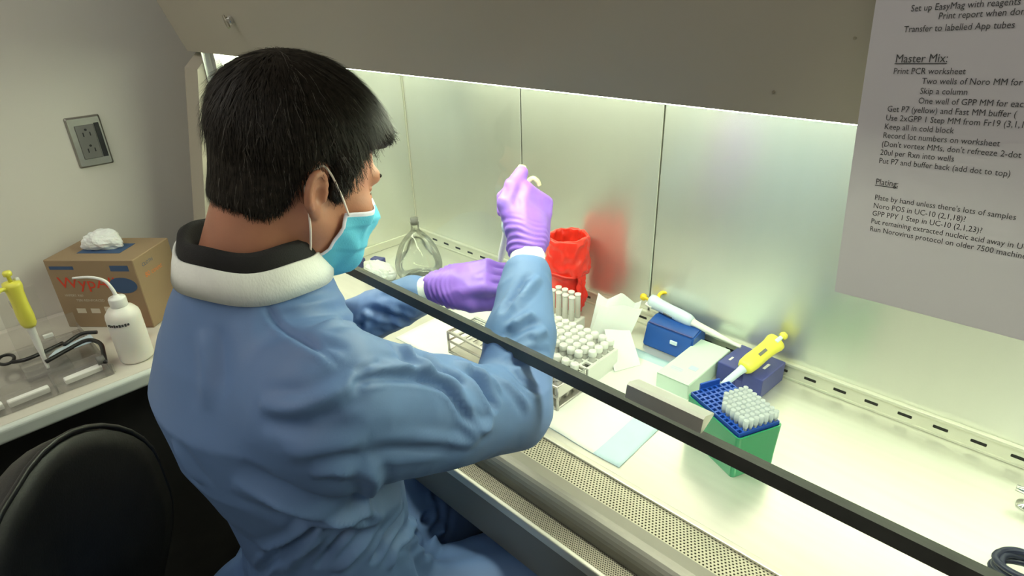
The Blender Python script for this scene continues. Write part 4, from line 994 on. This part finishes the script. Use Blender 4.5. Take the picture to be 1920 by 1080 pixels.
# ------------------------------------------------------------------ things on the work surface
def hole_plate(nx_, ny_, p, hw, z0, z1, inner=0.72):
    """flat lattice: nx x ny square cells of pitch p with openings, one connected mesh"""
    bm = bmesh.new(); vd = {}
    def vt(x, y, z):
        k = (round(x, 6), round(y, 6), round(z, 6))
        if k not in vd: vd[k] = bm.verts.new(k)
        return vd[k]
    x0, y0 = -nx_ * p / 2, -ny_ * p / 2; a = p * (1 - inner) / 2
    for i in range(nx_):
        for j in range(ny_):
            X0, Y0 = x0 + i * p, y0 + j * p; X1, Y1 = X0 + p, Y0 + p
            o = [(X0, Y0), (X1, Y0), (X1, Y1), (X0, Y1)]; n = [(X0 + a, Y0 + a), (X1 - a, Y0 + a), (X1 - a, Y1 - a), (X0 + a, Y1 - a)]
            for k in range(4):
                k2 = (k + 1) % 4
                bm.faces.new([vt(*o[k], z1), vt(*o[k2], z1), vt(*n[k2], z1), vt(*n[k], z1)])
                bm.faces.new([vt(*n[k], z1), vt(*n[k2], z1), vt(*n[k2], z0), vt(*n[k], z0)])
    for i in range(nx_):
        for Y in (y0, -y0): 
            X0 = x0 + i * p; q = [vt(X0, Y, z0), vt(X0 + p, Y, z0), vt(X0 + p, Y, z1), vt(X0, Y, z1)]; bm.faces.new(q if Y < 0 else q[::-1])
    for j in range(ny_):
        for X in (x0, -x0):
            Y0 = y0 + j * p; q = [vt(X, Y0, z0), vt(X, Y0 + p, z0), vt(X, Y0 + p, z1), vt(X, Y0, z1)]; bm.faces.new(q[::-1] if X < 0 else q)
    bm.verts.index_update(); return bm_out(bm)

ORD = ['first', 'second', 'third', 'fourth', 'fifth', 'sixth', 'seventh', 'eighth', 'ninth', 'tenth', 'eleventh', 'twelfth']
def grid_label(what, i, j): return '%s, %s column from left, %s row from front' % (what, ORD[i], ORD[j])
# absorbent pads
def pad(name, x0, x1, y0, y1, z, seed, label, border):
    nx_, ny_ = 24, 24; f1 = Fourier(seed, 18, 10); f2 = Fourier(seed + 5, 30, 10); V = []; F = []
    for j in range(ny_ + 1):
        for i in range(nx_ + 1):
            x = x0 + (x1 - x0) * i / nx_; y = y0 + (y1 - y0) * j / ny_; e = np.array([[x, y, 0.3]])
            V.append((x + 0.004 * f1(e)[0], y + 0.004 * f2(e)[0], z + 0.0012 + 0.0011 * f2(e)[0]))
    n0 = len(V); V += [(x, y, z - 0.0002) for x, y, _ in V]; fm = []
    for j in range(ny_):
        for i in range(nx_):
            a = j * (nx_ + 1) + i; b = a + nx_ + 1; F.append((a, a + 1, b + 1, b)); fm.append(1 if border(i / nx_, j / ny_) else 0)
            F.append((n0 + a, n0 + b, n0 + b + 1, n0 + a + 1)); fm.append(1)
    rg = [i for i in range(nx_ + 1)] + [(j + 1) * (nx_ + 1) - 1 for j in range(1, ny_ + 1)] + [ny_ * (nx_ + 1) + i for i in range(nx_ - 1, -1, -1)] + [j * (nx_ + 1) for j in range(ny_ - 1, 0, -1)]
    for k in range(len(rg)): F.append((rg[k], n0 + rg[k], n0 + rg[(k + 1) % len(rg)], rg[(k + 1) % len(rg)])); fm.append(1)
    o = obj(name, V, F, None, smooth=True, mats=[M['pad_w'], M['pad_b']], fm=fm); origin_to(o, ((x0 + x1) / 2, (y0 + y1) / 2, z)); tag(o, label, 'pad', 'absorbent pads on the worktop')
    return o
pad('absorbent_pad', 0.46, 0.872, -0.425, -0.15, 0.0004, 41, 'white absorbent pad spread under the metal tube rack', lambda u, v: False)
pad('absorbent_pad', 0.868, 1.072, -0.432, -0.108, 0.0008, 45, 'white pad with pale blue edges in front of the blue box', lambda u, v: v > 0.90 or (u > 0.72 and v < 0.42))

# tube racks with capped tubes
def make_tube(capmat, h=0.052, r=0.0066):
    e = empty('capped_tube', (0, 0, 0))
    obj('body', *lathe([(0, 0), (0.003, 0.001), (r, 0.014), (r, h)], 12), M['tubeclear'], e, True, True)
    obj('cap', *lathe([(r + 0.0012, h - 0.002), (r + 0.0016, h), (r + 0.0016, h + 0.008), (r + 0.0008, h + 0.0095), (r - 0.002, h + 0.0095), (r - 0.0025, h + 0.0080), (0, h + 0.0080)], 14), capmat, e, True, True)
    return e
wr = empty('metal_tube_rack', (0.752, -0.345, 0.0)); tag(wr, 'long wire tube rack full of white capped tubes, beside the raised sleeve', 'rack')
L2, D2, HT = 0.152, 0.040, 0.052
for nm, z in (('top_frame', HT), ('middle_frame', 0.030), ('base_frame', 0.005)):
    obj(nm, *tube([(-L2, -D2, z), (L2, -D2, z), (L2, D2, z), (-L2, D2, z)], 0.0028, 8, closed=True), M['alu'], wr, True, True)
for sx in (-1, 1):
    for sy in (-1, 1): obj('leg', *tube([(sx * L2, sy * D2, 0.001), (sx * L2, sy * D2, HT)], 0.0028, 8), M['alu'], wr, True, True)
obj('end_plate', *bx(L2 - 0.001, L2 + 0.001, -D2, D2, 0.030, HT), M['alu'], wr, local=True)
V, F = hole_plate(14, 3, 0.0215, 0, HT - 0.003, HT - 0.001); obj('holding_grid', np.array(V) * (1, 1.1, 1), F, M['alu'], wr, local=True)
obj('floor_plate', *bx(-L2, L2, -D2, D2, 0.004, 0.006), M['alu'], wr, local=True)
t0 = make_tube(M['white_p']); first = True
for i in range(5, 14):
    for j in range(3):
        loc = (0.752 + (i - 6.5) * 0.0215, -0.345 + (j - 1) * 0.02365, 0.0065)
        if first: t0.location = loc; t = t0; first = False
        else: t = copy_tree(t0, loc)
        tag(t, grid_label('capped tube in long wire rack', i - 5, j), 'tube', 'tubes in the wire rack')
pr_ = empty('plastic_tube_rack', (0.793, -0.243, 0.0)); tag(pr_, 'white plastic rack packed with white capped tubes behind the wire rack', 'rack')
V, F = hole_plate(11, 5, 0.0192, 0, 0.040, 0.044); obj('top_plate', V, F, M['white_p'], pr_, local=True)
obj('base_plate', *bx(-0.106, 0.106, -0.048, 0.048, 0.0005, 0.005), M['white_p'], pr_, local=True)
for sx in (-1, 1): obj('end_wall', *bx(sx * 0.106, sx * 0.109, -0.048, 0.048, 0.0005, 0.044), M['white_p'], pr_, local=True)
t1 = None
for i in range(11):
    for j in range(5):
        if (i, j) in ((10, 0), (9, 3)): continue
        loc = (0.793 + (i - 5) * 0.0192, -0.243 + (j - 2) * 0.0192, 0.0055)
        if t1 is None: t1 = copy_tree(t0, loc); t = t1
        else: t = copy_tree(t1, loc)
        tag(t, grid_label('capped tube in white plastic rack', i, j), 'tube', 'tubes in the plastic rack')
# open clear tubes standing by the red bag
sr = empty('small_tube_stand', (0.715, -0.135, 0.0)); tag(sr, 'small white stand of open clear tubes in front of the red bag', 'rack')
obj('block', *bx(-0.040, 0.040, -0.024, 0.024, 0, 0.030, 0.003), M['white_p'], sr, local=True)
obj('front_label', *bx(-0.020, 0.020, -0.0245, -0.0240, 0.008, 0.022), M['mint'], sr, local=True)
t2 = None
for i in range(4):
    for j in range(2):
        loc = (0.715 + (i - 1.5) * 0.0185, -0.135 + (j - 0.5) * 0.021, 0.0305)
        if t2 is None:
            t2 = empty('open_tube', loc)
            obj('body', *lathe([(0.0062, 0), (0.0064, 0.002), (0.0064, 0.058)], 14), M['tubeclear'], t2, True, True)
            obj('rim', *lathe([(0.0064, 0.055), (0.0074, 0.056), (0.0074, 0.059), (0.0058, 0.059)], 14), M['white_p'], t2, True, True); t = t2
        else: t = copy_tree(t2, loc)
        tag(t, grid_label('open tube before the red bag', i, j), 'tube', 'open clear tubes')

# red bag in its bench holder
rb = empty('red_waste_bag', (0.668, -0.072, 0.0)); tag(rb, 'red plastic waste bag in a bench holder against the back wall', 'waste bag')
nz_, ns = 40, 64; V = []; F = []; f1 = Fourier(51, 60, 20, (1, 1, 0.35)); f2 = Fourier(52, 100, 20, (1, 1, 0.8)); f3 = Fourier(53, 190, 20, (1, 1, 0.5))
prof = [(0.036, 0.003), (0.039, 0.02), (0.041, 0.06), (0.042, 0.10), (0.043, 0.112), (0.049, 0.108), (0.0505, 0.125), (0.049, 0.150), (0.048, 0.175), (0.047, 0.192), (0.042, 0.196), (0.038, 0.190), (0.037, 0.16)]
pc = catmull([(r, 0, z) for r, z in prof], 5)
for r, _, z in pc:
    for k in range(ns):
        a = 2 * math.pi * k / ns; p = np.array([[math.cos(a) * 0.045, math.sin(a) * 0.045, z]])
        amp_ = 0.0052 * f1(p)[0] + 0.0040 * sharp(f2(p))[0] + 0.0022 * sharp(f3(p))[0]; rr = r + amp_ * (0.6 if z < 0.1 else 1.0)
        V.append((rr * math.cos(a), rr * math.sin(a), z + 0.008 * f1(p * 1.3)[0] * (z > 0.1)))
for i in range(len(pc) - 1):
    for k in range(ns): F.append((i * ns + k, i * ns + (k + 1) % ns, (i + 1) * ns + (k + 1) % ns, (i + 1) * ns + k))
F.append(tuple(reversed(range(ns))))
obj('bag', V, F, M['red'], rb, True, True)
obj('tie_band', *tube([(0.0505 * math.cos(a), 0.0505 * math.sin(a), 0.112 + 0.003 * math.sin(3 * a)) for a in np.linspace(0, 2 * math.pi, 40, endpoint=False)], 0.0028, 8, closed=True), M['red'], rb, True, True)
V = []; F = []
for j in range(13):
    for i in range(7):
        u, v = i / 6 - 0.5, j / 12; V.append((0.046 + 0.010 * math.sin(v * 2.2) + 0.004 * math.sin(i * 2.1 + j), u * 0.030 - 0.012, 0.118 - 0.085 * v + 0.004 * math.sin(i * 1.7)))
n0 = len(V); V += [(x + 0.001, y, z) for x, y, z in V]
for j in range(12):
    for i in range(6):
        a = j * 7 + i; F += [(a, a + 1, a + 8, a + 7), (n0 + a, n0 + a + 7, n0 + a + 8, n0 + a + 1)]
obj('bag_tail', V, F, M['red'], rb, True, True)

# folded paper towels standing behind the racks
def sheet_fold(name, corners, seed, mat, label, amp=0.004, n=14, jag=0.0):
    c = [np.array(p, float) for p in corners]; f1 = Fourier(seed, 30, 12); V = []; F = []
    nn = nrm(np.cross(c[1] - c[0], c[3] - c[0]))
    for j in range(n + 1):
        for i in range(n + 1):
            u, v = i / n, j / n; p = (c[0] * (1 - u) + c[1] * u) * (1 - v) + (c[3] * (1 - u) + c[2] * u) * v
            p = p + nn * (amp * f1(p[None])[0] * v + 0.35 * amp * math.sin(6 * u) * v) + np.array([0, 0, jag * v * (abs(((u * 1.5 + 0.2) % 1) - 0.5) * 2 - 0.5)]); V.append(p)
    n0 = len(V); V += [p + nn * 0.0012 for p in V]
    for j in range(n):
        for i in range(n):
            a = j * (n + 1) + i; b = a + n + 1; F += [(a, a + 1, b + 1, b), (n0 + a, n0 + b, n0 + b + 1, n0 + a + 1)]
    rg = [i for i in range(n + 1)] + [(j + 1) * (n + 1) - 1 for j in range(1, n + 1)] + [n * (n + 1) + i for i in range(n - 1, -1, -1)] + [j * (n + 1) for j in range(n - 1, 0, -1)]
    F += [(rg[k], n0 + rg[k], n0 + rg[(k + 1) % len(rg)], rg[(k + 1) % len(rg)]) for k in range(len(rg))]
    return V, F
pt = empty('paper_towels', (0.845, -0.13, 0.0)); tag(pt, 'folded white paper towels propped between the tube rack and the blue box', 'paper towel')
obj('upright_sheet', *sheet_fold('s', [(0.800, -0.165, 0.002), (0.862, -0.095, 0.002), (0.875, -0.075, 0.100), (0.795, -0.120, 0.105)], 61, M['tissue'], '', jag=0.022), M['tissue'], pt)
obj('leaning_sheet', *sheet_fold('s', [(0.815, -0.190, 0.002), (0.872, -0.125, 0.002), (0.888, -0.090, 0.090), (0.822, -0.150, 0.098)], 62, M['tissue'], '', jag=0.008), M['tissue'], pt)
obj('lower_fold', *sheet_fold('s', [(0.910, -0.215, 0.003), (0.935, -0.160, 0.003), (0.878, -0.118, 0.045), (0.846, -0.165, 0.055)], 63, M['tissue'], ''), M['tissue'], pt)

# glass flask in the far corner
fk = empty('glass_flask', (0.244, -0.185, 0.0)); tag(fk, 'clear round bellied glass flask in the far corner of the cabinet', 'flask')
pf = catmull([(0.030, 0, 0.0015), (0.052, 0, 0.006), (0.063, 0, 0.028), (0.061, 0, 0.055), (0.048, 0, 0.092), (0.028, 0, 0.120), (0.0125, 0, 0.136), (0.011, 0, 0.156), (0.013, 0, 0.160)], 6)
obj('vessel', *lathe([(p[0], p[2]) for p in pf], 48, cap=False), M['flask'], fk, True, True)
obj('base', *lathe([(0, 0.0), (0.034, 0.0), (0.040, 0.003), (0.034, 0.0065), (0.012, 0.010), (0, 0.010)], 40), M['flask'], fk, True, True)
obj('stopper', *lathe([(0.0095, 0.152), (0.0105, 0.170), (0, 0.170)], 20), M['outlet'], fk, True, True)
# blue clamp and crumpled wipe in front of the flask
bc = empty('blue_clamp', (0.075, -0.250, 0.0), (0, 0, 0.35)); tag(bc, 'small blue two piece clamp by the left side of the cabinet', 'clamp')
obj('jaw', *bx(-0.050, -0.004, -0.022, 0.012, 0.0, 0.026, 0.003), M['navy'], bc, local=True)
obj('jaw', *bx(0.012, 0.050, 0.010, 0.034, 0.0, 0.026, 0.003), M['navy'], bc, local=True)
obj('hinge', *tube([(-0.006, 0.004, 0.012), (0.016, 0.018, 0.012)], 0.005, 10), M['white_p'], bc, True, True)
cw = crumple('crumpled_wipe', (0.165, -0.265, 0.0005), (0.052, 0.034, 0.030), 71, M['tissue']); origin_to(cw, (0.165, -0.265, 0.0)); tag(cw, 'crumpled white wipe lying between the blue clamp and the flask', 'wipe')

# blue angled stand with a white pipette resting on it
bs = empty('blue_stand', (0.945, -0.045, 0.0)); tag(bs, 'blue angled box with a white pipette lying across its top', 'box')
V, F = prism_x([(-0.040, 0), (0.028, 0), (0.028, 0.056), (0.006, 0.058), (-0.026, 0.050)][::-1], -0.055, 0.055)
bm = bmesh.new(); vs = [bm.verts.new(v) for v in V]; [bm.faces.new([vs[i] for i in f]) for f in F]; bmesh.ops.recalc_face_normals(bm, faces=bm.faces)
bmesh.ops.bevel(bm, geom=list(bm.edges), offset=0.003, segments=2, affect='EDGES'); bm.verts.index_update(); obj('body', *bm_out(bm), M['blue'], bs, local=True)
obj('rim_line', *bx(-0.050, 0.050, -0.026, -0.022, 0.0505, 0.0525, 0.0005, 1), M['navy'], bs, local=True)
obj('latch', *bx(0.010, 0.026, -0.0405, -0.0365, 0.028, 0.036, 0.001), M['pale_blue'], bs, local=True)
pipette('pipette', (1.085, -0.040, 0.052), aim((1.085, -0.040, 0.052), (0.850, -0.026, 0.079), 2.6), M['pale_blue'], M['white_p'], M['yellow_o'], 'pale pipette with amber plunger lying across the blue angled box', length=0.240)
# mint carton
mc = empty('mint_carton', (1.030, -0.112, 0.0)); tag(mc, 'flat pale mint carton between the blue box and the navy block', 'box')
obj('carton', *bx(-0.034, 0.034, -0.088, 0.078, 0.0, 0.034, 0.0012, 1), M['mint'], mc, local=True)
obj('lid_flap', *bx(-0.033, 0.033, -0.089, -0.060, 0.034, 0.0348), M['mint'], mc, local=True)
obj('teal_print', *bx(0.004, 0.020, -0.038, -0.024, 0.034, 0.0344), M['pad_b'], mc, local=True)
for k in range(4): obj('print_line', *bx(-0.024, 0.000, -0.050 - 0.005 * k, -0.048 - 0.005 * k, 0.034, 0.0343), M['pad_b'], mc, local=True)
# navy block and the yellow pipette resting on it
nb_ = empty('navy_block', (1.118, -0.055, 0.0), (0, 0, math.radians(-4))); tag(nb_, 'navy blue slotted block with a yellow pipette resting in its groove', 'block')
obj('half_block', *bx(-0.045, -0.006, -0.050, 0.040, 0, 0.042, 0.002), M['navy'], nb_, local=True)
obj('half_block', *bx(0.008, 0.047, -0.050, 0.040, 0, 0.042, 0.002), M['navy'], nb_, local=True)
obj('bridge', *bx(-0.007, 0.009, -0.048, 0.038, 0, 0.020), M['navy'], nb_, local=True)
obj('white_mark', *bx(0.026, 0.031, -0.012, 0.010, 0.042, 0.0424), M['white_p'], nb_, local=True)
obj('white_mark', *bx(-0.034, -0.030, -0.030, -0.016, 0.042, 0.0424), M['white_p'], nb_, local=True)
pipette('pipette', (1.099, -0.198, 0.022), aim((1.099, -0.198, 0.022), (1.150, -0.026, 0.090), -1.0), M['yellow'], M['pale_blue'], M['yellow'], 'yellow handled pipette resting on the navy block against the back wall', length=0.205)

# green tip box
tb = empty('tip_box', (1.178, -0.270, 0.0), (0, 0, math.radians(-24))); tag(tb, 'green pipette tip box with a blue rack, half full of clear tips', 'tip box')
def hollow(w, d, h0, h1, t, taper=0.0):
    o = rrect(w, d, 0.006, 3); n = len(o)
    sc = lambda k: [(x * k, y * k) for x, y in o]
    lv = [(sc(1 - taper), h0), (o, h1), ([(x * (1 - 2 * t / w), y * (1 - 2 * t / d)) for x, y in o], h1), ([(x * (1 - 2 * t / w), y * (1 - 2 * t / d)) for x, y in o], h0 + 0.003)]
    V = [(x, y, z) for P, z in lv for x, y in P]; F = [(i * n + k, i * n + (k + 1) % n, (i + 1) * n + (k + 1) % n, (i + 1) * n + k) for i in range(3) for k in range(n)]
    F += [tuple(reversed(range(n))), tuple(3 * n + k for k in range(n))]; return V, F
obj('box_body', *hollow(0.126, 0.086, 0.0, 0.080, 0.002, 0.05), M['green'], tb, local=True)
V, F = hole_plate(12, 8, 0.0092, 0, 0.079, 0.086, 0.66); rk = obj('tip_rack', np.array(V) * (1.06, 1.06, 1), F, M['blue_rack'], tb, local=True)
obj('rack_tray', *bx(-0.058, 0.058, -0.039, 0.039, 0.0705, 0.073), M['navy'], tb, local=True)
for s in (-1,): obj('rack_tab', *bx(s * 0.0585, s * 0.0625, -0.020, 0.020, 0.076, 0.096, 0.001), M['blue_rack'], tb, local=True)
tp = None; Rz = Matrix.Rotation(math.radians(-24), 3, 'Z')
for i in range(12):
    for j in range(8):
        if i < 4 or j < 1 or (i - 4) + (j - 1) * 1.2 < 1.5: continue
        loc = Vector((1.178, -0.270, 0.0)) + Rz @ Vector(((i - 5.5) * 0.00975, (j - 3.5) * 0.00975, 0.0735))
        if tp is None:
            tp = empty('pipette_tip', loc)
            obj('collar', *lathe([(0.0033, 0.016), (0.0041, 0.018), (0.0041, 0.030), (0.0034, 0.030)], 10), M['tip'], tp, True, True)
            obj('cone', *lathe([(0.0009, 0.0), (0.0033, 0.016)], 10, cap=False), M['tip'], tp, True, True); t = tp
        else: t = copy_tree(tp, loc)
        tag(t, grid_label('clear tip in green box', i - 4, j), 'pipette tip', 'tips in the green box')

# coiled cable at the near right of the worktop
P = [(1.575 + (0.034 + 0.004 * math.sin(a * 0.7)) * math.cos(a), -0.262 + (0.026 + 0.003 * math.cos(a * 0.9)) * math.sin(a), 0.006 + 0.0045 * a / 6.28 + 0.004 * (1 + math.sin(a * 1.3))) for a in np.linspace(0, 6.28 * 5, 150)]
cc = obj('coiled_cable', *tube(P, 0.0042, 8), M['cable'], smooth=True); origin_to(cc, (1.575, -0.262, 0.0)); tag(cc, 'coiled dark navy cable on the worktop at the bottom right corner', 'cable')

# ------------------------------------------------------------------ things on the side counter
tr = empty('clear_tray', (0.0, -1.02, 0.0)); tag(tr, 'clear plastic tray of tools on the side counter', 'tray')
obj('tray_floor', *bx(-0.14, 0.135, -0.17, 0.112, 0.001, 0.004), M['clear'], tr, local=True)
for nm, a in (('front_wall', (0.132, 0.135, -0.17, 0.115)), ('rear_wall', (-0.14, -0.137, -0.17, 0.112))): obj(nm, *bx(a[0], a[1], a[2], a[3], 0.004, 0.024 if nm[0] == 'f' else 0.050), M['clear'], tr, local=True)
for y in (-0.17, 0.109): obj('end_wall', *bx(-0.137, 0.132, y, y + 0.003, 0.004, 0.024), M['clear'], tr, local=True)
for y in (-0.085, 0.012): obj('divider', *bx(0.060, 0.132, y, y + 0.0025, 0.004, 0.020), M['clear'], tr, local=True)
obj('long_divider', *bx(0.058, 0.061, -0.167, 0.112, 0.004, 0.022), M['clear'], tr, local=True)
V, F = bx(-0.008, 0.008, -0.034, 0.034, 0, 0.012, 0.002); k0 = None
for i, (x, y, rz) in enumerate(((0.110, -1.125, 0.06), (0.112, -1.050, 0.05), (0.104, -0.955, 0.08))):
    if k0 is None: k0 = obj('strip_block', V, F, M['white_p']); o = k0
    else: o = k0.copy(); COL.objects.link(o)
    o.location = (x, y, 0.0045); o.rotation_euler = (0, 0, rz)
    tag(o, ['white strip block in the clear tray, nearest the camera of three', 'white strip block in the clear tray, middle of three', 'white strip block in the clear tray, nearest the wash bottle of three'][i], 'strip block', 'strip blocks in the tray')
sb_ = empty('tape_dispenser', (0.095, -0.918, 0.0045)); tag(sb_, 'small clear dispenser in the corner of the tray by the wash bottle', 'dispenser')
obj('body', *bx(-0.018, 0.018, -0.008, 0.008, 0, 0.014, 0.002), M['clear'], sb_, local=True)
obj('roller', *tube([(0.004, -0.007, 0.020), (0.004, 0.007, 0.020)], 0.009, 16), M['outlet'], sb_, True, True)
# scissors lying in the tray
sc = empty('scissors', (-0.02, -1.0, 0.012)); tag(sc, 'black handled scissors lying across the clear tray', 'scissors')
ringp = [(-0.060 + 0.024 * math.cos(a), -1.056 + 0.014 * math.sin(a), 0.024) for a in np.linspace(0, 2 * math.pi, 24, endpoint=False)]
obj('handle_ring', *tube(ringp, 0.0035, 8, closed=True), M['black'], sc, smooth=True)
obj('handle', *tube(catmull([(-0.038, -1.050, 0.024), (-0.018, -1.028, 0.028), (-0.025, -0.995, 0.028), (-0.043, -0.955, 0.026)], 6), [0.0042] * 19, 8), M['black'], sc, smooth=True)
obj('blade', *sheet_fold('b', [(-0.030, -1.000, 0.024), (-0.014, -0.996, 0.024), (-0.030, -0.905, 0.024), (-0.034, -0.906, 0.024)], 5, None, '', amp=0.0), M['alu'], sc)
# clamp with curved black grips
cl = empty('curved_clamp', (0.03, -0.95, 0.012)); tag(cl, 'clamp with curved black grips and a grey body in the clear tray', 'clamp')
obj('grip', *tube(catmull([(0.030, -1.000, 0.030), (0.016, -0.955, 0.034), (0.008, -0.918, 0.036), (0.045, -0.902, 0.036), (0.088, -0.908, 0.030), (0.110, -0.913, 0.020)], 6), 0.0045, 8), M['black'], cl, smooth=True)
obj('grip', *tube(catmull([(-0.012, -0.958, 0.034), (-0.030, -0.920, 0.038), (-0.012, -0.893, 0.038)], 6), 0.0042, 8), M['black'], cl, smooth=True)
obj('body', *sheet_fold('b', [(0.012, -0.992, 0.030), (-0.010, -0.975, 0.030), (-0.022, -0.905, 0.034), (0.020, -0.905, 0.034)], 9, None, '', amp=0.001), M['pale_blue'], cl)
# upright yellow pipette in a clear stand
ps = empty('pipette_stand', (0.0, -1.0, 0.004)); tag(ps, 'clear pipette stand behind the yellow pipette on the counter', 'stand')
obj('base', *bx(-0.045, 0.045, -0.040, 0.040, 0.0, 0.006, 0.001), M['clear'], ps, local=True)
obj('post', *bx(-0.040, -0.034, -0.035, 0.035, 0.006, 0.17), M['clear'], ps, local=True)
obj('fork', *bx(-0.034, 0.004, -0.014, 0.014, 0.148, 0.152), M['clear'], ps, local=True)
obj('white_clip', *bx(-0.036, -0.028, 0.016, 0.034, 0.050, 0.058, 0.001), M['white_p'], ps, local=True)
pipette('pipette', (0.020, -1.0, 0.010), (0, 0, math.radians(-60)), M['yellow'], M['white_p'], M['yellow'], 'yellow handled pipette standing upright at the left edge of the picture', length=0.222)
# loose item on the floor in the dark under the counter
